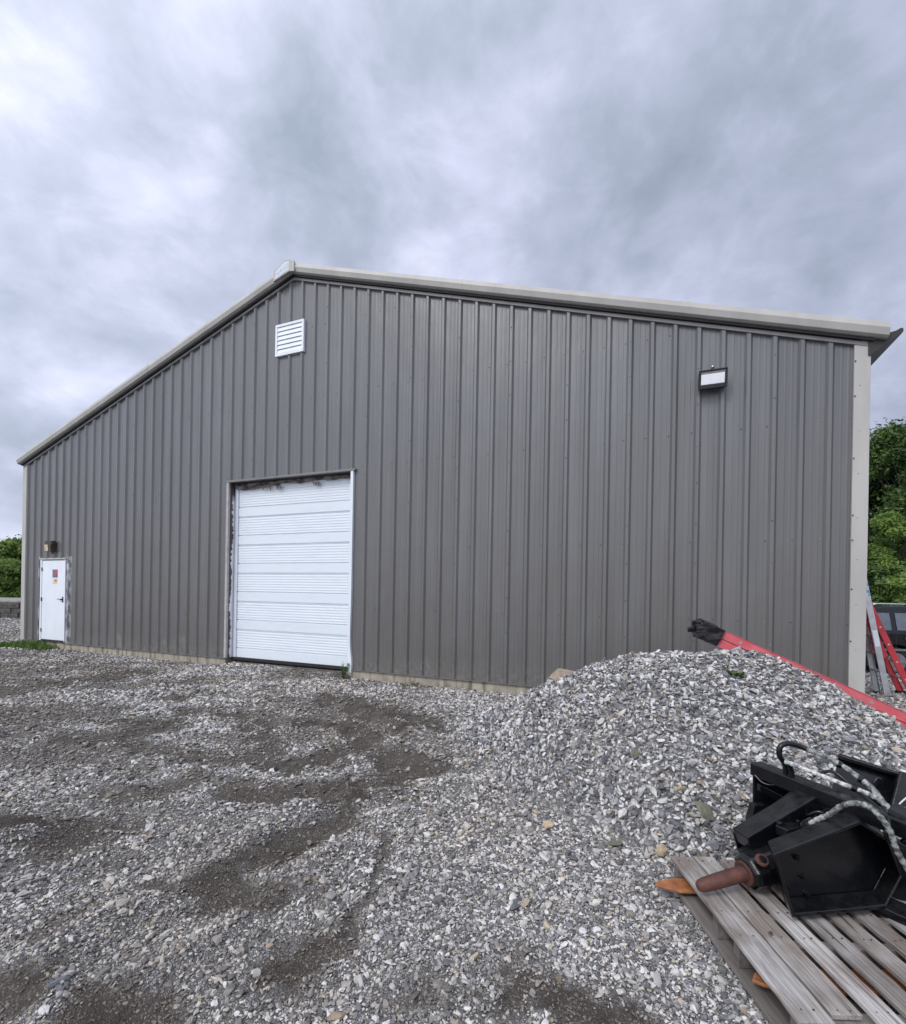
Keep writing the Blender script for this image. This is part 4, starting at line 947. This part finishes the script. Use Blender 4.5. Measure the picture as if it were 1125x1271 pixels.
# ================================================================ SUV
def suv(loc,rz):
    e=empty('parked_suv',loc,rz); tag(e,'black SUV parked on the gravel behind the ladders at the right edge','car')
    paint=simple('black_car_paint',(.012,.013,.016),(.009,.010,.012),rough=.15,spec=.3,coat=.1); gl_=simple('car_glass',(.10,.125,.15),(.06,.08,.10),rough=.06,spec=1.)
    W=.9; L=4.7
    low=[(-.02,.42),(0,.75),(.03,1.02),(.25,1.06),(3.35,1.04),(4.25,.95),(4.62,.80),(4.70,.5),(4.62,.30),(4.30,.28)]
    def arch(cx): return [(cx+.40*math.cos(t),.36+.40*math.sin(t)) for t in np.linspace(0,math.pi,9)]
    low+= arch(3.80)+arch(.95)+[(.5,.30),(.08,.32)]
    mb=MB(); mb.prism([(x,-W,z) for x,z in low],(0,2*W,0)); mb.build('body',paint,e,bevel=.03)
    cab=[(.06,1.03),(.22,1.42),(.45,1.60),(.9,1.66),(2.2,1.66),(2.6,1.58),(3.35,1.05)]
    mb=MB(); n=len(cab); A=[(x,-W+.03+(z-1.03)*.22,z) for x,z in cab]; B=[(x,W-.03-(z-1.03)*.22,z) for x,z in cab]
    mb.add(A+B,[tuple(range(n)),tuple(range(n,2*n))]+[(i,(i+1)%n,(i+1)%n+n,i+n) for i in range(n)]); mb.build('cabin',paint,e,bevel=.02)
    for sg in (-1,1):
        for a0,a1,b1,b0 in ((.32,.86,.86,.48),(.98,1.78,1.78,.98),(1.88,2.95,2.45,1.88)):
            f=lambda x,z:(x,sg*(W-.03-(z-1.03)*.22+.006),z)
            mb=MB(); mb.prism([f(a0,1.10),f(a1,1.10),f(b1,1.50),f(b0,1.50)],(0,sg*.004,0)); mb.build('side_window',gl_,e)
        for x in (1.10,1.98):
            mb=MB(); mb.box((x,sg*(W+.035)-.012,.90),(x+.16,sg*(W+.035)+.012,.93)); mb.box((x,sg*W-.03,.905),(x+.02,sg*(W+.03)+.0,.925)); mb.build('door_handle',chrome,e,bevel=.005)
        for x in (.92,1.83,2.95):
            mb=MB(); mb.box((x,sg*(W+.001)-.002,.36),(x+.012,sg*(W+.001)+.002,1.03)); mb.build('door_seam',black,e)
        mb=MB(); mb.box((.5,sg*(W+.008)-.012,.62),(4.2,sg*(W+.008)+.012,.67)); mb.build('side_molding',trimd,e,bevel=.005)
        mb=MB(); mb.tube([(.6,sg*.62,1.685),(.7,sg*.62,1.71),(2.1,sg*.62,1.71),(2.2,sg*.62,1.685)],.018,8); mb.build('roof_rail',chrome,e,smooth=True)
        mb=MB(); mb.box((1.35,sg*.60-.0,1.66),(1.36,sg*.60+.001,1.665)); 
        mb=MB(); mb.box((-.03,sg*.72-.1,.70),(.06,sg*.72+.14,1.0)); mb.build('tail_light',simple('tail_red',(.35,.02,.02),(.3,.015,.015),rough=.2),e,bevel=.02)
        mb=MB(); mb.box((4.42,sg*.66-.16,.62),(4.66,sg*.66+.16,.78)); mb.build('headlight',glass_led,e,bevel=.03)
        mb=MB(); mb.box((2.75,sg*(W+.12)-.08,1.02),(2.88,sg*(W+.12)+.08,1.17)); mb.build('side_mirror',paint,e,bevel=.03)
        for cx in (.95,3.80):
            wh=MB(); wh.tube([(cx,sg*(W-.22),.35),(cx,sg*(W-.19),.35),(cx,sg*(W-.04),.35),(cx,sg*(W-.01),.35)],[.31,.35,.35,.31],28); w_=wh.build('wheel',rubber,e,smooth=False)
            rm=MB(); rm.tube([(cx,sg*(W-.012),.35),(cx,sg*(W+.0),.35)],[.22,.20],20)
            for k in range(5):
                t=k*1.2566; rm.beam((cx+.03*math.cos(t),sg*(W+.004),.35+.03*math.sin(t)),(cx+.2*math.cos(t),sg*(W+.002),.35+.2*math.sin(t)),.02,.05,up=(0,1,0))
            rm.build('rim',trimd,w_)
    mb=MB(); mb.add([(.08,-.7,1.08),(.08,.7,1.08),(.225,.66,1.42),(.225,-.66,1.42)],[(0,1,2,3)]); mb.v=[(x-.012,y,z) for x,y,z in mb.v]; mb.build('rear_window',gl_,e)
    mb=MB(); mb.prism([(3.31,-.72,1.09),(3.31,.72,1.09),(2.66,.66,1.56),(2.66,-.66,1.56)],(.02,0,.03)); mb.build('windshield',gl_,e)
    return e
suv((8.80,11.3,-.06),R(-4)).scale=(.94,.94,.93)
# ================================================================ low stone block wall at the far left
blk=simple('dark_stone_block',(.115,.108,.10),(.05,.047,.044),rough=.9,scale=6,bump=.5,bscale=12)
bt=simple('pale_capping',(.30,.29,.27),(.20,.19,.18),rough=.9,scale=3,bump=.3)
e=empty('block_wall',(-26,23.2,0),R(0)); tag(e,'low wall of dark stacked stone blocks at the far left edge beyond the yard','wall')
mb=MB(); r_=random.Random(3)
for row in range(3):
    x=-9+(row%2)*.4
    while x<7.5:
        w_=r_.uniform(.7,1.1); mb.box((x,r_.uniform(-.04,.02),row*.255-.02),(x+w_-.02,.7,row*.255+.225+r_.uniform(0,.008))); x+=w_
mb.build('block_course',blk,e,bevel=.02)
mb=MB(); mb.box((-9,.05,.745),(7.6,5.5,.86)); mb.build('wall_cap',bt,e,bevel=.03)
# ================================================================ TREES
def clump_leaves(cs,n,leaf,elong=1.0,droop=0.,seed=0):
    r=np.random.default_rng(seed); cs=np.array(cs); w=cs[:,3]**2; w/=w.sum(); k=r.choice(len(cs),n,p=w)
    d=r.normal(0,1,(n,3)); d/=np.linalg.norm(d,axis=1)[:,None]; rad=np.where(r.random(n)<.14,r.uniform(1.,1.75,n),r.uniform(.25,1.15,n)**.8)
    c=cs[k,:3]+d*(cs[k,3]*rad)[:,None]*np.array([1,1,.72])
    c[:,2]-=droop*np.hypot(d[:,0],d[:,1])*cs[k,3]*rad
    nr=d*.6+r.normal(0,.7,(n,3))+np.array([0,0,.5]); nr/=np.linalg.norm(nr,axis=1)[:,None]
    t=np.cross(nr,r.normal(0,1,(n,3))); t/=np.linalg.norm(t,axis=1)[:,None]; b=np.cross(nr,t)
    s=leaf*r.uniform(.6,1.4,n)[:,None]
    V=np.stack([c-t*s*elong,c+b*s*.5,c+t*s*elong,c-b*s*.5],1).reshape(-1,3)
    Fq=np.arange(4*n).reshape(n,4); return V,Fq
def mesh_np(name,V,Fq,mat,parent):
    me=bpy.data.meshes.new(name); me.vertices.add(len(V)); me.vertices.foreach_set('co',V.astype(np.float32).ravel())
    me.loops.add(Fq.size); me.loops.foreach_set('vertex_index',Fq.astype(np.int32).ravel()); me.polygons.add(len(Fq)); me.polygons.foreach_set('loop_start',np.arange(0,Fq.size,4).astype(np.int32)); me.update(calc_edges=True); me.validate()
    me.materials.append(mat); o=bpy.data.objects.new(name,me); COL.objects.link(o); o.parent=parent; return o
bark=simple('bark',(.06,.05,.042),(.035,.03,.025),rough=.9,scale=10,stretch=(1,1,.2),bump=.6)
def tree(name,loc,h,r,mat,label,seed,n=14000,leaf=.13,ncl=26,base=.25,kind='round',group=None,cat='tree',elong=1.):
    e=empty(name,loc); tag(e,label,cat,group or (('shrubs' if cat=='shrub' else 'trees')+(' behind the right corner of the building' if loc[0]>0 else ' beyond the block wall at the left'))); q=random.Random(seed)
    tk=MB(); tk.tube([(0,0,-.1),(q.uniform(-.1,.1),0,h*.35),(q.uniform(-.2,.2),q.uniform(-.2,.2),h*.7),(0,0,h*.93)],[h*.022,h*.017,h*.010,h*.003],10)
    cs=[]
    if kind=='round':
        for i in range(int(ncl*2.2)):
            t=q.uniform(0,1); z=h*(base+(1-base)*t)*.97; R_=r*math.sin(math.pi*(.12+.80*t))**.6*q.uniform(.2,.85); a=q.uniform(0,6.28)
            c=(R_*math.cos(a),R_*math.sin(a),min(z,h-.25*r)); rad=r*q.uniform(.09,.30); cs.append((*c,rad))
            if i%4==0: tk.tube([(0,0,z*.55),(c[0]*.5,c[1]*.5,z*.8),c],[h*.005,h*.0025,h*.0008],5)
        V,Fq=clump_leaves(cs,n,leaf,elong,0,seed)
    else:
        lay=int(h/.55)
        for i in range(lay):
            z=h*(base+(1-base)*i/lay); R_=r*(1-i/lay)**.75*q.uniform(.8,1.1)+.15
            for k in range(7):
                a=q.uniform(0,6.28); tk.tube([(0,0,z),(R_*math.cos(a)*.9,R_*math.sin(a)*.9,z-.1*R_)],[h*.004,.01],5)
                for f in (.35,.65,.92): cs.append((R_*f*math.cos(a),R_*f*math.sin(a),z-.10*R_*f,.20+.26*R_*(1.1-f)))
        V,Fq=clump_leaves(cs,n,leaf,elong,.25,seed); 
    tk.build('trunk',bark,e,smooth=True); mesh_np('crown',V,Fq,mat,e); return e
lm1=leafmat('leaf_mid_green',(.12,.20,.042),(.035,.075,.018),1.1); lm2=leafmat('leaf_bright_green',(.20,.30,.055),(.075,.14,.028),1.2)
lm3=leafmat('needle_dark_green',(.055,.095,.035),(.02,.04,.017),.8); lm4=leafmat('leaf_deep_green',(.05,.10,.025),(.025,.055,.014),.8)
def P2(px,Y): p=at(px,745,Y); return (p.x,p.y,0)
tree('conifer_tree',P2(1088,31),11.4,3.3,lm3,'tall dark green conifer rising just behind the right corner of the building',21,n=44000,leaf=.13,base=.08,kind='con',elong=1.5)
tree('leafy_tree',P2(1136,28),12.3,3.8,lm1,'tall mid green leafy tree at the right edge behind the black car',22,n=60000,leaf=.105,ncl=56,base=.12)
tree('leafy_tree',P2(1120,23),6.0,1.7,lm2,'shorter bright green tree half way up the wood at the right edge',23,n=16000,leaf=.085,ncl=26,base=.25)
tree('shrub',P2(1092,21),3.3,1.6,lm1,'rounded green shrub behind the ladders at the building corner',24,n=9000,leaf=.08,ncl=18,base=.0,cat='shrub')
tree('shrub',P2(1128,19.5),2.9,1.6,lm2,'leafy shrub right behind the roof of the black car',25,n=9000,leaf=.08,ncl=18,base=.0,cat='shrub')
tree('leafy_tree',P2(1165,30),12.6,4.5,lm4,'broad deep green tree at the back of the wood beyond the car',26,n=16000,leaf=.17,ncl=30,base=.1)
tree('conifer_tree',P2(1040,36),11.5,4,lm3,'dark conifer standing farther behind the building corner',27,n=12000,leaf=.22,base=.05,kind='con',elong=1.5)
tree('conifer_tree',P2(1120,38),13.2,4.2,lm3,'tallest dark conifer in the row behind the leafy trees',28,n=14000,leaf=.22,base=.05,kind='con',elong=1.5)
# left side
tree('leafy_tree',P2(20,44),6.0,3.4,lm2,'tall light green leafy tree beyond the block wall beside the left building corner',31,n=14000,leaf=.17,ncl=26,base=.1)
tree('leafy_tree',P2(-22,46),6.0,3.6,lm4,'deep green leafy tree at the left edge of the far tree row',32,n=10000,leaf=.18,ncl=24,base=.1)
tree('shrub',P2(14,34),3.4,2.0,lm2,'bright green bush above the dark block wall at the left',33,n=12000,leaf=.11,ncl=22,base=.0,cat='shrub')
tree('shrub',P2(-12,33),3.3,2.0,lm2,'bright green bush at the left end above the dark block wall',34,n=9000,leaf=.11,ncl=20,base=.0,cat='shrub')
tree('shrub',P2(34,36),3.0,2.0,lm1,'mid green bush against the left corner of the building, above the block wall',35,n=8000,leaf=.11,ncl=18,base=.0,cat='shrub')
# ================================================================ SKY + LIGHT
SUN_EL,SUN_AZ=R(45),R(224)   # azimuth from +Y clockwise: behind the camera
wd=bpy.data.worlds.new('World'); SC.world=wd; wd.use_nodes=True; n=wd.node_tree; n.nodes.clear()
o=n.nodes.new('ShaderNodeOutputWorld'); bg=n.nodes.new('ShaderNodeBackground'); n.links.new(bg.outputs[0],o.inputs[0])
sky=n.nodes.new('ShaderNodeTexSky'); sky.sky_type='NISHITA'; sky.sun_disc=False; sky.sun_elevation=SUN_EL; sky.sun_rotation=SUN_AZ; sky.altitude=100
tc=n.nodes.new('ShaderNodeTexCoord'); s=n.nodes.new('ShaderNodeSeparateXYZ'); n.links.new(tc.outputs['Generated'],s.inputs[0])
zc=math_(n,'ADD',math_(n,'MAXIMUM',s.outputs[2],0.),.40)
cb=n.nodes.new('ShaderNodeCombineXYZ'); n.links.new(math_(n,'DIVIDE',s.outputs[0],zc),cb.inputs[0]); n.links.new(math_(n,'DIVIDE',s.outputs[1],zc),cb.inputs[1])
def cn(sc,d,dist,rot,st,off,ro=.5):
    mp=n.nodes.new('ShaderNodeMapping'); mp.inputs['Rotation'].default_value=(0,0,rot); mp.inputs['Scale'].default_value=st; mp.inputs['Location'].default_value=off
    n.links.new(cb.outputs[0],mp.inputs[0]); z=n.nodes.new('ShaderNodeTexNoise'); z.inputs['Scale'].default_value=sc; z.inputs['Detail'].default_value=d; z.inputs['Distortion'].default_value=dist; z.inputs['Roughness'].default_value=ro
    n.links.new(mp.outputs[0],z.inputs[0]); return z.outputs[0]
A2=cn(2.1,6,.35,.55,(1.25,.8,1),(3.1,1.7,0),.48)
def c3(sc,d,dist,st,off,ro=.5):
    mp=n.nodes.new('ShaderNodeMapping'); mp.inputs['Scale'].default_value=st; mp.inputs['Location'].default_value=off
    n.links.new(tc.outputs['Generated'],mp.inputs[0]); z=n.nodes.new('ShaderNodeTexNoise'); z.inputs['Scale'].default_value=sc; z.inputs['Detail'].default_value=d; z.inputs['Distortion'].default_value=dist; z.inputs['Roughness'].default_value=ro
    n.links.new(mp.outputs[0],z.inputs[0]); return z.outputs[0]
A_=math_(n,'ADD',math_(n,'MULTIPLY',A2,.16),math_(n,'MULTIPLY',c3(3.5,8,.25,(1.,1.,1.3),(1.3,.9,4.4),.53),.84)); B_=cn(5.5,5,.3,.3,(1.2,.75,1),(1.,5.,0),.5); C_=cn(.9,2,.0,0,(1,1,1),(7.,2.,0))
v=math_(n,'ADD',math_(n,'MULTIPLY',A_,.70),math_(n,'ADD',math_(n,'MULTIPLY',c3(8.,8,.5,(1.,1.,1.6),(2.,5.,1.),.6),.22),math_(n,'MULTIPLY',C_,.08)))
hz_=math_(n,'POWER',math_(n,'SUBTRACT',1.,math_(n,'MAXIMUM',s.outputs[2],0.)),6.)
v=math_(n,'MULTIPLY_ADD',hz_,.12,v)
cr=ramp(n,v,[(.37,(.30,.355,.46)),(.45,(.385,.44,.565)),(.52,(.48,.53,.69)),(.60,(.62,.665,.86)),(.70,(.82,.85,.98))]).outputs[0]
# the cloud deck is brighter overhead and round the hidden sun
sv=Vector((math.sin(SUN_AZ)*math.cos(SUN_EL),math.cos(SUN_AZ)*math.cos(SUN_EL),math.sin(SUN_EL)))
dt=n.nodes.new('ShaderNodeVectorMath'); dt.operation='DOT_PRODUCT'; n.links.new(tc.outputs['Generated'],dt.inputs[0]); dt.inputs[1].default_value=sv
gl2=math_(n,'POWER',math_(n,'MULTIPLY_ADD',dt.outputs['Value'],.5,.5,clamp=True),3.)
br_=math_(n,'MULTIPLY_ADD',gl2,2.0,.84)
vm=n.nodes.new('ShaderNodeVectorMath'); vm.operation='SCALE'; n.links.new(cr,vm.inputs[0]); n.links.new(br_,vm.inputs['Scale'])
# clouds are mixed over the physical sky; the Background strength is .1, so the cloud radiance is x10
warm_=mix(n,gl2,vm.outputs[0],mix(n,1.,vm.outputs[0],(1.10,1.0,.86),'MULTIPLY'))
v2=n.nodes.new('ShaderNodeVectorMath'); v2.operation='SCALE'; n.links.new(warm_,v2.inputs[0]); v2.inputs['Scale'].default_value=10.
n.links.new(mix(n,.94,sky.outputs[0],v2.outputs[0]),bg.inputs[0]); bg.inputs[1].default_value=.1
sl=bpy.data.lights.new('sun','SUN'); sl.energy=1.5; sl.angle=R(18); sl.color=(1,.975,.94); so=bpy.data.objects.new('sun',sl); COL.objects.link(so)
so.rotation_euler=sv.to_track_quat('Z','Y').to_euler()
SC.view_settings.view_transform='Standard'; SC.view_settings.look='None'; SC.view_settings.exposure=.08; SC.view_settings.gamma=1
